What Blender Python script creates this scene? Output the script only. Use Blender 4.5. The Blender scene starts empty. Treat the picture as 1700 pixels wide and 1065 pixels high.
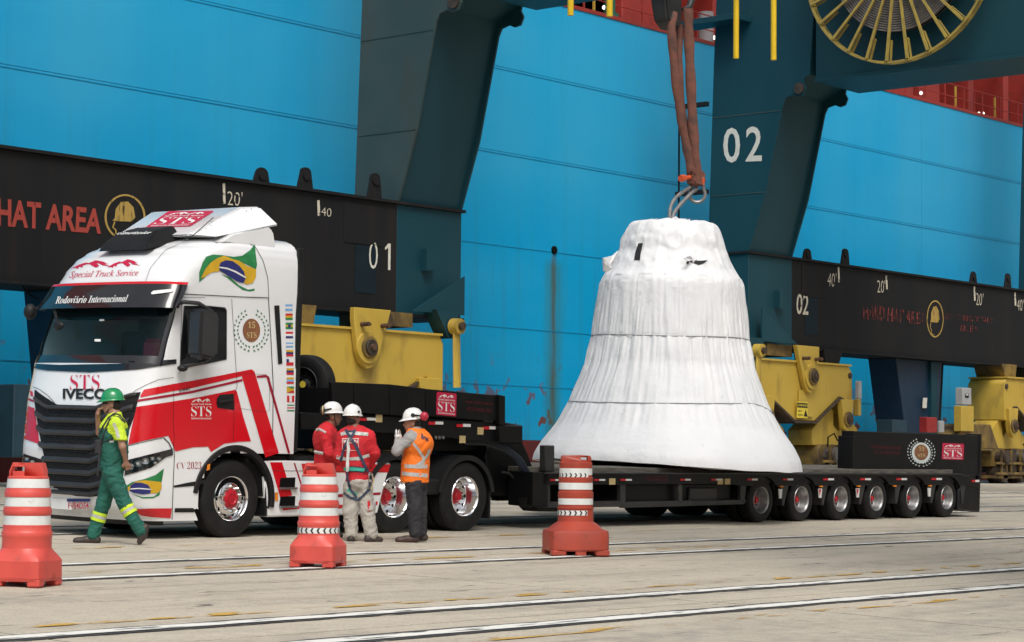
import bpy, bmesh, math, random
import numpy as np
from mathutils import Vector as V, Matrix
from mathutils.bvhtree import BVHTree
from mathutils.geometry import tessellate_polygon
from math import sin, cos, pi, atan, tan, radians, sqrt, atan2, degrees

random.seed(7)
rng = np.random.default_rng(7)
scn = bpy.context.scene
COL = scn.collection

# ------------------------------------------------------------------ camera, sky, sun, exposure
FPX = 3636.36                       # focal length in pixels of a 1700 px wide photo (77 mm)
TH, RHO, PIT, CH, SLOPE = radians(40), radians(.5), atan(234/3636.36), 1.63, .0273
F_ = V((cos(TH)*cos(PIT), sin(TH)*cos(PIT), sin(PIT)))
R0 = V((sin(TH), -cos(TH), 0))
U0 = R0.cross(F_)
R_ = R0*cos(RHO) + U0*sin(RHO)
U_ = -R0*sin(RHO) + U0*cos(RHO)
CAM = V((0, 0, CH))
cd = bpy.data.cameras.new('camera'); cam = bpy.data.objects.new('camera', cd); COL.objects.link(cam)
m = Matrix((R_, U_, -F_)).transposed().to_4x4(); m.translation = CAM
cam.matrix_world = m
cd.sensor_width = 36; cd.lens = FPX/1700*36; cd.clip_end = 3000; cd.clip_start = .3
scn.camera = cam

SUN_EL, SUN_DIR = radians(54), V((-.62, -.75, 0)).normalized()   # where the light comes from
w = bpy.data.worlds.new('World'); scn.world = w; w.use_nodes = True
nt = w.node_tree; nt.nodes.clear()
sky = nt.nodes.new('ShaderNodeTexSky'); sky.sky_type = 'NISHITA'; sky.sun_disc = False
sky.sun_elevation = SUN_EL; sky.sun_rotation = atan2(SUN_DIR.x, SUN_DIR.y)
sky.air_density = 1.2; sky.dust_density = 6; sky.ozone_density = 1
hs = nt.nodes.new('ShaderNodeHueSaturation'); hs.inputs['Saturation'].default_value = .3
bg = nt.nodes.new('ShaderNodeBackground'); bg.inputs['Strength'].default_value = .132
wo = nt.nodes.new('ShaderNodeOutputWorld')
nt.links.new(sky.outputs[0], hs.inputs['Color']); nt.links.new(hs.outputs[0], bg.inputs[0]); nt.links.new(bg.outputs[0], wo.inputs[0])
sl = bpy.data.lights.new('sun', 'SUN'); sl.energy = 1.3; sl.angle = radians(25); sl.color = (1, .965, .91)
sun = bpy.data.objects.new('sun', sl); COL.objects.link(sun)
sd = V((SUN_DIR.x*cos(SUN_EL), SUN_DIR.y*cos(SUN_EL), sin(SUN_EL)))
sun.rotation_euler = sd.to_track_quat('Z', 'Y').to_euler(); sun.location = (0, -20, 60)
scn.view_settings.view_transform = 'Standard'; scn.view_settings.look = 'None'
scn.view_settings.gamma = 1; scn.view_settings.exposure = 0.08; scn.view_settings.use_curve_mapping = False

# ------------------------------------------------------------------ where a ray of the photo meets a real plane
def ray(x, y): return F_*FPX + R_*(x-850) - U_*(y-532.5)
def Pv(x, y, v): d = ray(x, y); return CAM + d*(v/d.y)
def Pu(x, y, u): d = ray(x, y); return CAM + d*(u/d.x)
def Pg(x, y): d = ray(x, y); return CAM + d*(CH/(SLOPE*d.y-d.z))
AL = atan(SLOPE); TO = V((0, 21.6, 21.6*SLOPE))
EW = V((0, cos(AL), sin(AL))); EH = V((0, -sin(AL), cos(AL)))
def loc(q): q = q-TO; return V((q.x, q.dot(EW), q.dot(EH)))
CL = loc(CAM)
def rayl(x, y): d = ray(x, y); return V((d.x, d.dot(EW), d.dot(EH)))
def Lw(x, y, w): d = rayl(x, y); return CL + d*((w-CL.y)/d.y)
def Lu(x, y, u): d = rayl(x, y); return CL + d*((u-CL.x)/d.x)
def Lh(x, y, h): d = rayl(x, y); return CL + d*((h-CL.z)/d.z)
def gz(v): return SLOPE*v
def sv(v): return lambda x, y: (Pv(x, y, v), V((0, -1, 0)))
def su(u): return lambda x, y: (Pu(x, y, u), V((-1, 0, 0)))
def sw(w): return lambda x, y: (Lw(x, y, w), V((0, -1, 0)))
def slu(u): return lambda x, y: (Lu(x, y, u), V((-1, 0, 0)))

# ------------------------------------------------------------------ objects
OFF = {}
def tag(o, label=None, cat=None, group=None, kind=None):
    if label: o['label'] = label
    if cat: o['category'] = cat
    if group: o['group'] = group
    if kind: o['kind'] = kind
    return o
def thing(name, base, label, cat, group=None, tilt=False, rz=0):
    o = bpy.data.objects.new(name, None); COL.objects.link(o); o.empty_display_size = .3
    base = V(base)
    if tilt:
        o.location = TO + V((1, 0, 0))*base.x + EW*base.y + EH*base.z; o.rotation_euler = (AL, 0, 0)
    else:
        o.location = base; o.rotation_euler = (0, 0, rz)
    OFF[o] = base if not rz else V((0, 0, 0))
    return tag(o, label, cat, group)
def sub(name, parent, pos=(0, 0, 0)):           # an Empty part, pos in the thing's frame
    o = bpy.data.objects.new(name, None); COL.objects.link(o); o.parent = parent; o.empty_display_size = .1
    o.location = V(pos)-OFF.get(parent, V((0, 0, 0))); OFF[o] = V((0, 0, 0)); return o
def dup(o, parent=None, keep=True):
    c = o.copy(); COL.objects.link(c); c.parent = parent
    OFF[c] = OFF.get(o, V((0, 0, 0)))
    for ch in list(o.children): dup(ch, c)
    return c

class B:
    def __init__(s): s.v = []; s.f = []
    def add(s, vs, fs):
        n = len(s.v); s.v += [tuple(p) for p in vs]; s.f += [tuple(i+n for i in q) for q in fs]; return s
    def box(s, x0, x1, y0, y1, z0, z1):
        return s.add([(x0, y0, z0), (x1, y0, z0), (x1, y1, z0), (x0, y1, z0), (x0, y0, z1), (x1, y0, z1), (x1, y1, z1), (x0, y1, z1)],
            [(0, 3, 2, 1), (4, 5, 6, 7), (0, 1, 5, 4), (1, 2, 6, 5), (2, 3, 7, 6), (3, 0, 4, 7)])
    def prism(s, poly, ax, a0, a1):
        n = len(poly)
        def mk(p, a): return (a, p[0], p[1]) if ax == 'x' else (p[0], a, p[1]) if ax == 'y' else (p[0], p[1], a)
        return s.add([mk(p, a0) for p in poly]+[mk(p, a1) for p in poly],
            [tuple(range(n)), tuple(range(2*n-1, n-1, -1))]+[(i, n+i, n+(i+1) % n, (i+1) % n) for i in range(n)])
    def cyl(s, p0, p1, r0, r1=None, n=12):
        return s.tube([p0, p1], [r0, r0 if r1 is None else r1], n)
    def tube(s, pts, r, n=8, caps=True, flat=1.0, up=None):
        pts = [V(p) for p in pts]; m = len(pts); rs = r if isinstance(r, (list, tuple)) else [r]*m
        vs = []; a = None
        for i, p in enumerate(pts):
            t = (pts[min(i+1, m-1)]-pts[max(i-1, 0)]).normalized()
            if a is None:
                a = V(up) if up else (V((0, 0, 1)) if abs(t.z) < .9 else V((1, 0, 0)))
            a = (a-t*a.dot(t)).normalized(); b = t.cross(a)
            for k in range(n):
                q = 2*pi*k/n; vs.append(p+a*cos(q)*rs[i]+b*sin(q)*rs[i]*flat)
        fs = [(i*n+k, i*n+(k+1) % n, (i+1)*n+(k+1) % n, (i+1)*n+k) for i in range(m-1) for k in range(n)]
        if caps: fs += [tuple(range(n))[::-1], tuple(range((m-1)*n, m*n))]
        return s.add(vs, fs)
    def lathe(s, prof, c=(0, 0, 0), ax='z', n=32, cap=True, fn=None):
        vs = []
        for (r, t) in prof:
            for k in range(n):
                q = 2*pi*k/n; a, b = r*cos(q), r*sin(q)
                p = (a, b, t) if ax == 'z' else (t, a, b) if ax == 'x' else (a, t, b)
                vs.append((p[0]+c[0], p[1]+c[1], p[2]+c[2]))
        m = len(prof)
        fs = [(i*n+k, i*n+(k+1) % n, (i+1)*n+(k+1) % n, (i+1)*n+k) for i in range(m-1) for k in range(n)]
        if cap: fs += [tuple(range(n))[::-1], tuple(range((m-1)*n, m*n))]
        return s.add(vs, fs)
    def ring(s, ri, ro, t0, t1, c=(0, 0, 0), ax='y', n=32, a0=0, a1=2*pi):
        full = abs(a1-a0-2*pi) < 1e-6; m = n if full else n+1; vs = []
        for k in range(m):
            q = a0+(a1-a0)*k/n
            for (r, t) in ((ri, t0), (ro, t0), (ro, t1), (ri, t1)):
                a, b = r*cos(q), r*sin(q)
                p = (a, b, t) if ax == 'z' else (t, a, b) if ax == 'x' else (a, t, b)
                vs.append((p[0]+c[0], p[1]+c[1], p[2]+c[2]))
        fs = []
        for k in range(n):
            a = k*4; b = ((k+1) % m)*4
            fs += [(a+i, a+(i+1) % 4, b+(i+1) % 4, b+i) for i in range(4)]
        if not full: fs += [(0, 1, 2, 3), (4*n+3, 4*n+2, 4*n+1, 4*n)]
        return s.add(vs, fs)
    def ell(s, c, r, n=12, m=8):
        vs = []; fs = []
        for i in range(m+1):
            a = pi*i/m
            for k in range(n):
                q = 2*pi*k/n; vs.append((c[0]+r[0]*sin(a)*cos(q), c[1]+r[1]*sin(a)*sin(q), c[2]+r[2]*cos(a)))
        fs = [(i*n+k, i*n+(k+1) % n, (i+1)*n+(k+1) % n, (i+1)*n+k) for i in range(m) for k in range(n)]
        return s.add(vs, fs)
    def build(s, name, mat, parent=None, bev=0, smooth=None, kind=None, fix=True, seg=1):
        me = bpy.data.meshes.new(name)
        o = V(OFF.get(parent, (0, 0, 0))) if parent else V((0, 0, 0))
        me.from_pydata([(p[0]-o[0], p[1]-o[1], p[2]-o[2]) for p in s.v], [], s.f); me.validate()
        if fix or bev:
            bm = bmesh.new(); bm.from_mesh(me)
            bmesh.ops.remove_doubles(bm, verts=bm.verts, dist=1e-5)
            bmesh.ops.recalc_face_normals(bm, faces=bm.faces)
            if bev:
                es = [e for e in bm.edges if len(e.link_faces) == 2 and e.calc_face_angle(0) > .6]
                try: bmesh.ops.bevel(bm, geom=es, offset=bev, segments=seg, affect='EDGES', clamp_overlap=True)
                except Exception: pass
            bm.to_mesh(me); bm.free()
        ob = bpy.data.objects.new(name, me); COL.objects.link(ob)
        if parent: ob.parent = parent; OFF[ob] = o
        if mat: me.materials.append(mat)
        if smooth is None: smooth = 35
        if smooth:
            for p in me.polygons: p.use_smooth = True
            try: me.set_sharp_from_angle(angle=radians(smooth))
            except Exception: pass
        if kind: ob['kind'] = kind
        return ob

# ------------------------------------------------------------------ materials
def mk(name):
    m = bpy.data.materials.new(name); m.use_nodes = True; n = m.node_tree; n.nodes.clear()
    return m, n
def node(n, t, **k):
    x = n.nodes.new(t)
    for a, b in k.items(): setattr(x, a, b)
    return x
def M(name, c, rough=.6, metal=0, c2=None, sc=3, amt=.5, det=5, st=(1, 1, 1), bump=0, bsc=40, coat=0, c3=None, sc3=1.2, lo3=.55, hi3=.7, st3=(1, 1, 1), spec=.5, rv=0):
    """base colour c, mottled with c2 by noise; patches of c3 (rust, dirt) where a second noise is high"""
    m, n = mk(name); L = n.links.new
    out = node(n, 'ShaderNodeOutputMaterial'); bs = node(n, 'ShaderNodeBsdfPrincipled'); L(bs.outputs[0], out.inputs[0])
    bs.inputs['Roughness'].default_value = rough; bs.inputs['Metallic'].default_value = metal
    bs.inputs['Specular IOR Level'].default_value = spec
    if coat: bs.inputs['Coat Weight'].default_value = coat; bs.inputs['Coat Roughness'].default_value = .06
    tc = node(n, 'ShaderNodeTexCoord')
    def noise(scale, stv, d=5):
        mp = node(n, 'ShaderNodeMapping'); mp.inputs['Scale'].default_value = stv; L(tc.outputs['Object'], mp.inputs[0])
        x = node(n, 'ShaderNodeTexNoise'); x.inputs['Scale'].default_value = scale; x.inputs['Detail'].default_value = d; L(mp.outputs[0], x.inputs['Vector']); return x
    if c2 is None: c2 = tuple(v*.8 for v in c)
    nz = noise(sc, st, det)
    cr = node(n, 'ShaderNodeMapRange'); cr.inputs[1].default_value = .35; cr.inputs[2].default_value = .65; cr.inputs[4].default_value = amt*2 if amt < .5 else 1
    L(nz.outputs[0], cr.inputs[0])
    mx = node(n, 'ShaderNodeMix', data_type='RGBA'); L(cr.outputs[0], mx.inputs[0])
    mx.inputs[6].default_value = (*c, 1); mx.inputs[7].default_value = (*c2, 1); col = mx.outputs[2]
    if c3:
        n3 = noise(sc3, st3, 8); r3 = node(n, 'ShaderNodeMapRange'); r3.inputs[1].default_value = lo3; r3.inputs[2].default_value = hi3
        L(n3.outputs[0], r3.inputs[0]); m3 = node(n, 'ShaderNodeMix', data_type='RGBA'); L(r3.outputs[0], m3.inputs[0])
        L(col, m3.inputs[6]); m3.inputs[7].default_value = (*c3, 1); col = m3.outputs[2]
        rr = node(n, 'ShaderNodeMapRange'); L(r3.outputs[0], rr.inputs[0]); rr.inputs[3].default_value = rough; rr.inputs[4].default_value = max(rough, .8); L(rr.outputs[0], bs.inputs['Roughness'])
    L(col, bs.inputs['Base Color'])
    if bump:
        nb = noise(bsc, (1, 1, 1), 4); bp = node(n, 'ShaderNodeBump'); bp.inputs['Strength'].default_value = bump; bp.inputs['Distance'].default_value = .02
        L(nb.outputs[0], bp.inputs['Height']); L(bp.outputs[0], bs.inputs['Normal'])
    return m
def flat(name, c, rough=.6, spec=.4, metal=0): return M(name, c, rough, metal, tuple(v*.88 for v in c), 6, .4, spec=spec)
def emis(name, c, s):
    m, n = mk(name); e = node(n, 'ShaderNodeEmission'); o = node(n, 'ShaderNodeOutputMaterial'); n.links.new(e.outputs[0], o.inputs[0])
    e.inputs[0].default_value = (*c, 1); e.inputs[1].default_value = s; return m
def glassy(name, tint, alpha, rough=.03):
    m, n = mk(name); L = n.links.new; out = node(n, 'ShaderNodeOutputMaterial'); mx = node(n, 'ShaderNodeMixShader')
    t = node(n, 'ShaderNodeBsdfTransparent'); t.inputs[0].default_value = (*tint, 1)
    p = node(n, 'ShaderNodeBsdfPrincipled'); p.inputs['Base Color'].default_value = (.006, .03, .038, 1); p.inputs['Roughness'].default_value = rough
    mx.inputs[0].default_value = alpha; L(t.outputs[0], mx.inputs[1]); L(p.outputs[0], mx.inputs[2]); L(mx.outputs[0], out.inputs[0]); return m
def worn(name, c, lo, hi, sc=4, st=(1, 1, 1), rough=.7):
    """a coat of paint or a stain with holes worn through it"""
    m, n = mk(name); L = n.links.new; out = node(n, 'ShaderNodeOutputMaterial'); mx = node(n, 'ShaderNodeMixShader')
    t = node(n, 'ShaderNodeBsdfTransparent'); p = node(n, 'ShaderNodeBsdfPrincipled'); p.inputs['Base Color'].default_value = (*c, 1); p.inputs['Roughness'].default_value = rough
    tc = node(n, 'ShaderNodeTexCoord'); mp = node(n, 'ShaderNodeMapping'); mp.inputs['Scale'].default_value = st
    nz = node(n, 'ShaderNodeTexNoise'); nz.inputs['Scale'].default_value = sc; nz.inputs['Detail'].default_value = 8
    mr = node(n, 'ShaderNodeMapRange'); mr.inputs[1].default_value = lo; mr.inputs[2].default_value = hi
    L(tc.outputs['Object'], mp.inputs[0]); L(mp.outputs[0], nz.inputs['Vector']); L(nz.outputs[0], mr.inputs[0]); L(mr.outputs[0], mx.inputs[0])
    L(t.outputs[0], mx.inputs[1]); L(p.outputs[0], mx.inputs[2]); L(mx.outputs[0], out.inputs[0]); return m

MT = dict(
 paint=M('white_coach_paint', (.80, .81, .82), .22, c2=(.74, .75, .76), sc=2, amt=.3, coat=.6, c3=(.55, .54, .5), sc3=1.1, lo3=.68, hi3=.95),
 red=M('red_vinyl', (.62, .004, .014), .25, c2=(.55, .004, .012), amt=.3, coat=.4),
 maroon=M('maroon_vinyl', (.36, .005, .03), .3, amt=.3),
 crimson=M('crimson_print', (.55, .01, .06), .4, amt=.3),
 black=M('black_plastic', (.009, .009, .010), .5, c2=(.015, .015, .016), sc=4, bump=.05, spec=.3),
 mesh=M('black_grille_mesh', (.005, .005, .006), .6, c2=(.018, .018, .019), sc=60, det=0, bump=.25, bsc=60, spec=.2), mirrorp=M('mirror_housing', (.028, .028, .03), .3, c2=(.035, .035, .037)), slat=M('grey_grille_plastic', (.020, .020, .022), .42, c2=(.028, .028, .03)),
 gloss=M('gloss_black', (.010, .010, .012), .08, c2=(.014, .014, .016), coat=.5),
 dark=M('under_dark', (.004, .004, .0045), .8, spec=.15),
 steelblk=M('black_trailer_paint', (.0045, .0045, .0055), .35, c2=(.008, .008, .008), sc=2.5, c3=(.028, .024, .02), sc3=2.2, lo3=.6, hi3=.9, bump=.04, spec=.22),
 greyblk=M('dusty_black_steel', (.018, .019, .021), .5, c2=(.03, .029, .027), sc=2, c3=(.06, .053, .045), sc3=3, lo3=.58, hi3=.8, bump=.05),
 plank=M('grey_deck_plank', (.16, .145, .12), .8, c2=(.08, .072, .06), sc=3, st=(1, 8, 8), bump=.3),
 tyre=M('tyre_rubber', (.007, .007, .008), .6, c2=(.013, .0125, .012), sc=5, bump=.12, bsc=60, spec=.3, c3=(.03, .028, .025), sc3=3, lo3=.6, hi3=.85),
 tyrewall=M('tyre_sidewall', (.018, .018, .019), .45, c2=(.035, .034, .033), sc=5, c3=(.07, .065, .06), sc3=5, lo3=.6, hi3=.85),
 chrome=M('polished_wheel', (.82, .82, .83), .13, 1, c2=(.7, .7, .71), amt=.2),
 alu=M('brushed_wheel', (.40, .40, .405), .42, .9, c2=(.27, .265, .26), sc=8),
 hub=M('red_hub', (.50, .008, .02), .35, c2=(.36, .008, .02)),
 glass=glassy('windscreen_glass', (.72, .86, .88), .24),
 dglass=M('tinted_side_glass', (.008, .009, .010), .04, c2=(.011, .012, .013), spec=.7),
 seat=flat('cab_trim', (.035, .03, .03), .7),
 lens=glassy('headlight_lens', (.9, .93, .95), .25),
 reflw=M('white_reflector', (.72, .72, .70), .35, amt=.3), reflr=M('red_reflector', (.55, .01, .02), .3, amt=.3),
 amber=flat('amber_lens', (.8, .25, .02), .25), yellowish=flat('yellowed_label', (.55, .42, .2), .5),
 white=flat('white_print', (.78, .78, .76), .5), bronze=M('bronze_print', (.28, .11, .045), .45, c2=(.2, .08, .035)),
 leafg=flat('green_leaf_print', (.03, .16, .06), .5), wreath=flat('pale_wreath_print', (.62, .68, .66), .5),
 fgreen=M('flag_green', (.015, .17, .045), .35, c2=(.03, .24, .08), sc=5), fyel=M('flag_yellow', (.66, .40, .02), .35, c2=(.55, .33, .02), sc=5),
 fblue=flat('flag_blue', (.025, .03, .16), .35), sky=flat('flag_sky_blue', (.2, .42, .75), .4), fred=flat('flag_red', (.6, .02, .03), .4),
 steel=M('grey_steel', (.32, .32, .32), .4, .8, c2=(.22, .21, .2), sc=6),
 # cranes
 teal=M('teal_crane_paint', (.006, .048, .068), .5, spec=.3, c2=(.012, .06, .078), sc=.35, amt=.5, st=(1, 1, .3), c3=(.035, .035, .03), sc3=1.6, lo3=.7, hi3=.95, st3=(1, 1, .35), bump=.06, bsc=2),
 tealg=M('weathered_teal_paint', (.035, .065, .068), .6, spec=.3, c2=(.05, .078, .078), sc=.6, c3=(.06, .058, .048), sc3=1.1, lo3=.55, hi3=.9, st3=(1, 1, .4), bump=.06, bsc=2),
 soot=M('grimy_beam_paint', (.011, .012, .014), .65, spec=.2, c2=(.016, .0155, .016), sc=.5, st=(2.2, 1, .12), c3=(.024, .018, .014), sc3=1.3, lo3=.52, hi3=.85, st3=(1.6, 1, .15), bump=.06, bsc=2),
 yel=M('yellow_bogie_paint', (.55, .38, .06), .5, c2=(.50, .34, .05), sc=.8, c3=(.13, .075, .03), sc3=1.5, lo3=.55, hi3=.85, st3=(1, 1, .4), bump=.06, bsc=3),
 yeld=M('dirty_yellow_paint', (.26, .17, .035), .65, c2=(.14, .09, .03), sc=1.6, c3=(.045, .03, .02), sc3=2.2, lo3=.45, hi3=.7, bump=.15, bsc=8),
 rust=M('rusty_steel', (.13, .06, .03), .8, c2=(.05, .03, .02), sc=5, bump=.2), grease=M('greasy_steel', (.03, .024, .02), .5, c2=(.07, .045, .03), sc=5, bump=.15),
 pipey=M('bright_yellow_post', (.80, .54, .015), .4, c2=(.7, .46, .015), sc=2), cable=M('wound_grey_cable', (.19, .17, .16), .55, c2=(.11, .1, .09), sc=3),
 signy=flat('sign_yellow', (.8, .62, .06), .5), sblack=flat('sign_black', (.015, .015, .015), .5),
 faded=worn('faded_red_lettering', (.36, .05, .035), .2, .42, 7, (1.5, 1, .4)), fadedr=worn('worn_red_lettering', (.20, .032, .028), .44, .60, 5, (2, 1, .3)),
 ochre=worn('worn_ochre_paint', (.42, .28, .07), .28, .44, 9, (1.5, 1, .3)), paleletter=worn('worn_cream_lettering', (.62, .57, .46), .30, .45, 9),
 cream=M('cream_lettering', (.70, .69, .62), .6, c2=(.62, .6, .52), sc=6),
 greybox=M('grey_cabinet', (.42, .43, .44), .5, c2=(.34, .34, .34)), bluebox=M('blue_equipment_box', (.02, .06, .09), .5),
 motor=M('dirty_motor_grey', (.13, .12, .11), .6, c2=(.06, .05, .04), sc=5), fmaroon=flat('faded_maroon_print', (.10, .008, .015), .5), navyp=M('dark_navy_patch', (.007, .018, .026), .6, spec=.2), reely=M('mustard_reel_paint', (.42, .31, .06), .5, c2=(.3, .22, .06)), redbox=M('red_fire_box', (.4, .03, .03), .5),
 hred=M('ship_deck_red', (.36, .035, .025), .55, c2=(.27, .03, .022), sc=.8, c3=(.1, .03, .02), sc3=2, lo3=.6, hi3=.85),
 boot=M('red_boot_topping', (.15, .018, .018), .6, c2=(.1, .016, .016), sc=1, c3=(.05, .03, .025), sc3=2, lo3=.5, hi3=.8),
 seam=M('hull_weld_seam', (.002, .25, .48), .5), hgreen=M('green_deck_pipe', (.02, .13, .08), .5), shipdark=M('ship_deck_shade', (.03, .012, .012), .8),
 lamp=emis('lit_deck_lamp', (1, .93, .8), 2.5),
 # bell, slings
 wrap=None, tear=M('dark_inside', (.02, .02, .022), .8), rope=M('grey_cord', (.25, .25, .25), .8),
 sling=M('brown_round_sling', (.20, .075, .05), .85, c2=(.13, .055, .04), sc=6, c3=(.06, .045, .04), sc3=4, lo3=.55, hi3=.75, bump=.4, bsc=25),
 wire=M('wire_rope', (.33, .33, .33), .4, .6, c2=(.2, .2, .2), sc=60, bump=.6, bsc=120), orange=M('orange_shackle', (.65, .1, .03), .45),
 hook=M('black_hook_block', (.012, .012, .013), .5, c2=(.03, .03, .03)),
 # barrels
 bar=M('sunbleached_orange_plastic', (.66, .085, .065), .42, c2=(.55, .07, .055), sc=3, c3=(.25, .05, .035), sc3=6, lo3=.62, hi3=.85, bump=.1, bsc=14),
 bar2=M('brick_orange_plastic', (.40, .055, .03), .45, c2=(.32, .045, .025), sc=3, c3=(.12, .04, .03), sc3=6, lo3=.6, hi3=.85, bump=.1, bsc=14),
 band=M('white_reflective_band', (.74, .76, .74), .35, c2=(.66, .68, .66), sc=9, c3=(.3, .3, .28), sc3=7, lo3=.66, hi3=.85),
 # people
 skin=M('skin', (.36, .19, .12), .5, c2=(.30, .15, .10), sc=12), skin2=M('darker_skin', (.22, .11, .07), .5, c2=(.18, .09, .06), sc=12),
 beard=flat('dark_beard', (.05, .03, .022), .8), hair=flat('black_hair', (.015, .012, .01), .7), ggreen=M('green_work_cloth', (.012, .12, .085), .8, c2=(.009, .09, .065), sc=5, bump=.3, bsc=18),
 hiviz=M('hi_viz_yellow', (.62, .80, .03), .7, c2=(.5, .68, .03), sc=5, bump=.3, bsc=18), refl=M('grey_reflective_tape', (.48, .48, .46), .4, c2=(.38, .38, .36), sc=9),
 rcloth=M('red_work_cloth', (.60, .014, .025), .8, c2=(.46, .012, .02), sc=5, bump=.35, bsc=16), ocloth=M('orange_vest_cloth', (.95, .20, .01), .7, c2=(.80, .16, .01), sc=5, bump=.3, bsc=16),
 gcloth=M('light_grey_cloth', (.46, .43, .38), .85, c2=(.36, .335, .30), sc=5, bump=.35, bsc=16), gsleeve=M('grey_sleeve_cloth', (.36, .35, .34), .85, c2=(.28, .27, .27), sc=6, bump=.35, bsc=16),
 bcloth=M('black_trouser_cloth', (.018, .018, .022), .85, c2=(.03, .03, .034), sc=6, bump=.3, bsc=16),
 boot_=M('work_boot_leather', (.03, .022, .02), .55, c2=(.05, .035, .03), sc=8), bootb=M('brown_boot_leather', (.07, .035, .028), .55, c2=(.04, .022, .02), sc=8),
 helm_g=M('green_helmet', (.01, .26, .09), .22, coat=.5), helm_w=M('white_helmet', (.80, .80, .78), .25, coat=.4, c2=(.72, .72, .7)),
 muffr=M('red_ear_defender', (.5, .02, .05), .35), strap=M('navy_harness_webbing', (.02, .035, .07), .75, c2=(.035, .05, .09), sc=20),
 pad=M('green_harness_pad', (.04, .42, .30), .6), glove=M('white_glove', (.78, .78, .76), .8, bump=.3, bsc=30),
)
def wrapmat():
    m, n = mk('white_shrink_wrap'); L = n.links.new; out = node(n, 'ShaderNodeOutputMaterial'); p = node(n, 'ShaderNodeBsdfPrincipled'); L(p.outputs[0], out.inputs[0])
    p.inputs['Roughness'].default_value = .5; p.inputs['Specular IOR Level'].default_value = .35; tc = node(n, 'ShaderNodeTexCoord')
    a = node(n, 'ShaderNodeTexNoise'); a.inputs['Scale'].default_value = 1.6; a.inputs['Detail'].default_value = 8; L(tc.outputs['Object'], a.inputs['Vector'])
    mx = node(n, 'ShaderNodeMix', data_type='RGBA'); mx.inputs[6].default_value = (.73, .745, .77, 1); mx.inputs[7].default_value = (.86, .86, .86, 1); L(a.outputs[0], mx.inputs[0])
    b = node(n, 'ShaderNodeTexNoise'); b.inputs['Scale'].default_value = 9; b.inputs['Detail'].default_value = 9; L(tc.outputs['Object'], b.inputs['Vector'])
    mr = node(n, 'ShaderNodeMapRange'); mr.inputs[1].default_value = .66; mr.inputs[2].default_value = .78; mr.inputs[4].default_value = .35; L(b.outputs[0], mr.inputs[0])
    m2 = node(n, 'ShaderNodeMix', data_type='RGBA'); L(mr.outputs[0], m2.inputs[0]); L(mx.outputs[2], m2.inputs[6]); m2.inputs[7].default_value = (.42, .42, .40, 1); L(m2.outputs[2], p.inputs['Base Color'])
    c = node(n, 'ShaderNodeTexNoise'); c.inputs['Scale'].default_value = 8; c.inputs['Detail'].default_value = 8; c.inputs['Distortion'].default_value = 1.2; L(tc.outputs['Object'], c.inputs['Vector'])
    bp = node(n, 'ShaderNodeBump'); bp.inputs['Strength'].default_value = .28; bp.inputs['Distance'].default_value = .03; L(c.outputs[0], bp.inputs['Height']); L(bp.outputs[0], p.inputs['Normal'])
    return m
MT['wrap'] = wrapmat()

# ------------------------------------------------------------------ lettering and flat prints
def mathfont(s, style):
    o = ''
    for ch in s:
        if style == 'b':
            ch = chr(0x1D400+ord(ch)-65) if 'A' <= ch <= 'Z' else chr(0x1D41A+ord(ch)-97) if 'a' <= ch <= 'z' else chr(0x1D7CE+ord(ch)-48) if '0' <= ch <= '9' else ch
        elif style == 'i':
            ch = chr(0x210E) if ch == 'h' else chr(0x1D434+ord(ch)-65) if 'A' <= ch <= 'Z' else chr(0x1D44E+ord(ch)-97) if 'a' <= ch <= 'z' else ch
        elif style == 'bi':
            ch = chr(0x1D468+ord(ch)-65) if 'A' <= ch <= 'Z' else chr(0x1D482+ord(ch)-97) if 'a' <= ch <= 'z' else ch
        o += ch
    return o
_tc = {}
def text2d(s, style='s', fat=0):
    k = (s, style, fat)
    if k in _tc: return _tc[k]
    cu = bpy.data.curves.new('t', 'FONT'); cu.body = mathfont(s, style); cu.resolution_u = 3; cu.offset = fat; cu.fill_mode = 'FRONT'
    ob = bpy.data.objects.new('t', cu); COL.objects.link(ob); bpy.context.view_layer.update()
    dg = bpy.context.evaluated_depsgraph_get(); me = ob.evaluated_get(dg).to_mesh()
    vs = [(v.co.x, v.co.y) for v in me.vertices]; fs = [tuple(p.vertices) for p in me.polygons]
    ob.evaluated_get(dg).to_mesh_clear(); bpy.data.objects.remove(ob); bpy.data.curves.remove(cu)
    xs = [v[0] for v in vs]; ys = [v[1] for v in vs]; x0, x1, y0, y1 = min(xs), max(xs), min(ys), max(ys)
    _tc[k] = ([((x-x0)/(x1-x0), (y1-y)/(y1-y0)) for x, y in vs], fs); return _tc[k]
def bil(q, s, t):
    (a, b, c, d) = q     # TL TR BR BL
    x = (a[0]*(1-s)+b[0]*s)*(1-t)+(d[0]*(1-s)+c[0]*s)*t
    y = (a[1]*(1-s)+b[1]*s)*(1-t)+(d[1]*(1-s)+c[1]*s)*t
    return x, y
def rect(x0, y0, x1, y1): return [(x0, y0), (x1, y0), (x1, y1), (x0, y1)]
def put(name, vs, fs, surf, parent, mat, lift=.004):
    b = B(); pts = []
    for (x, y) in vs:
        p, nn = surf(x, y); pts.append(p+nn*lift)
    b.add(pts, fs); o = b.build(name, mat, parent, fix=False, smooth=0); return o
def text(s, q, surf, parent, mat, style='s', fat=0, lift=.006, name='lettering'):
    vs, fs = text2d(s, style, fat)
    return put(name, [bil(q, *v) for v in vs], fs, surf, parent, mat, lift)
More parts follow.
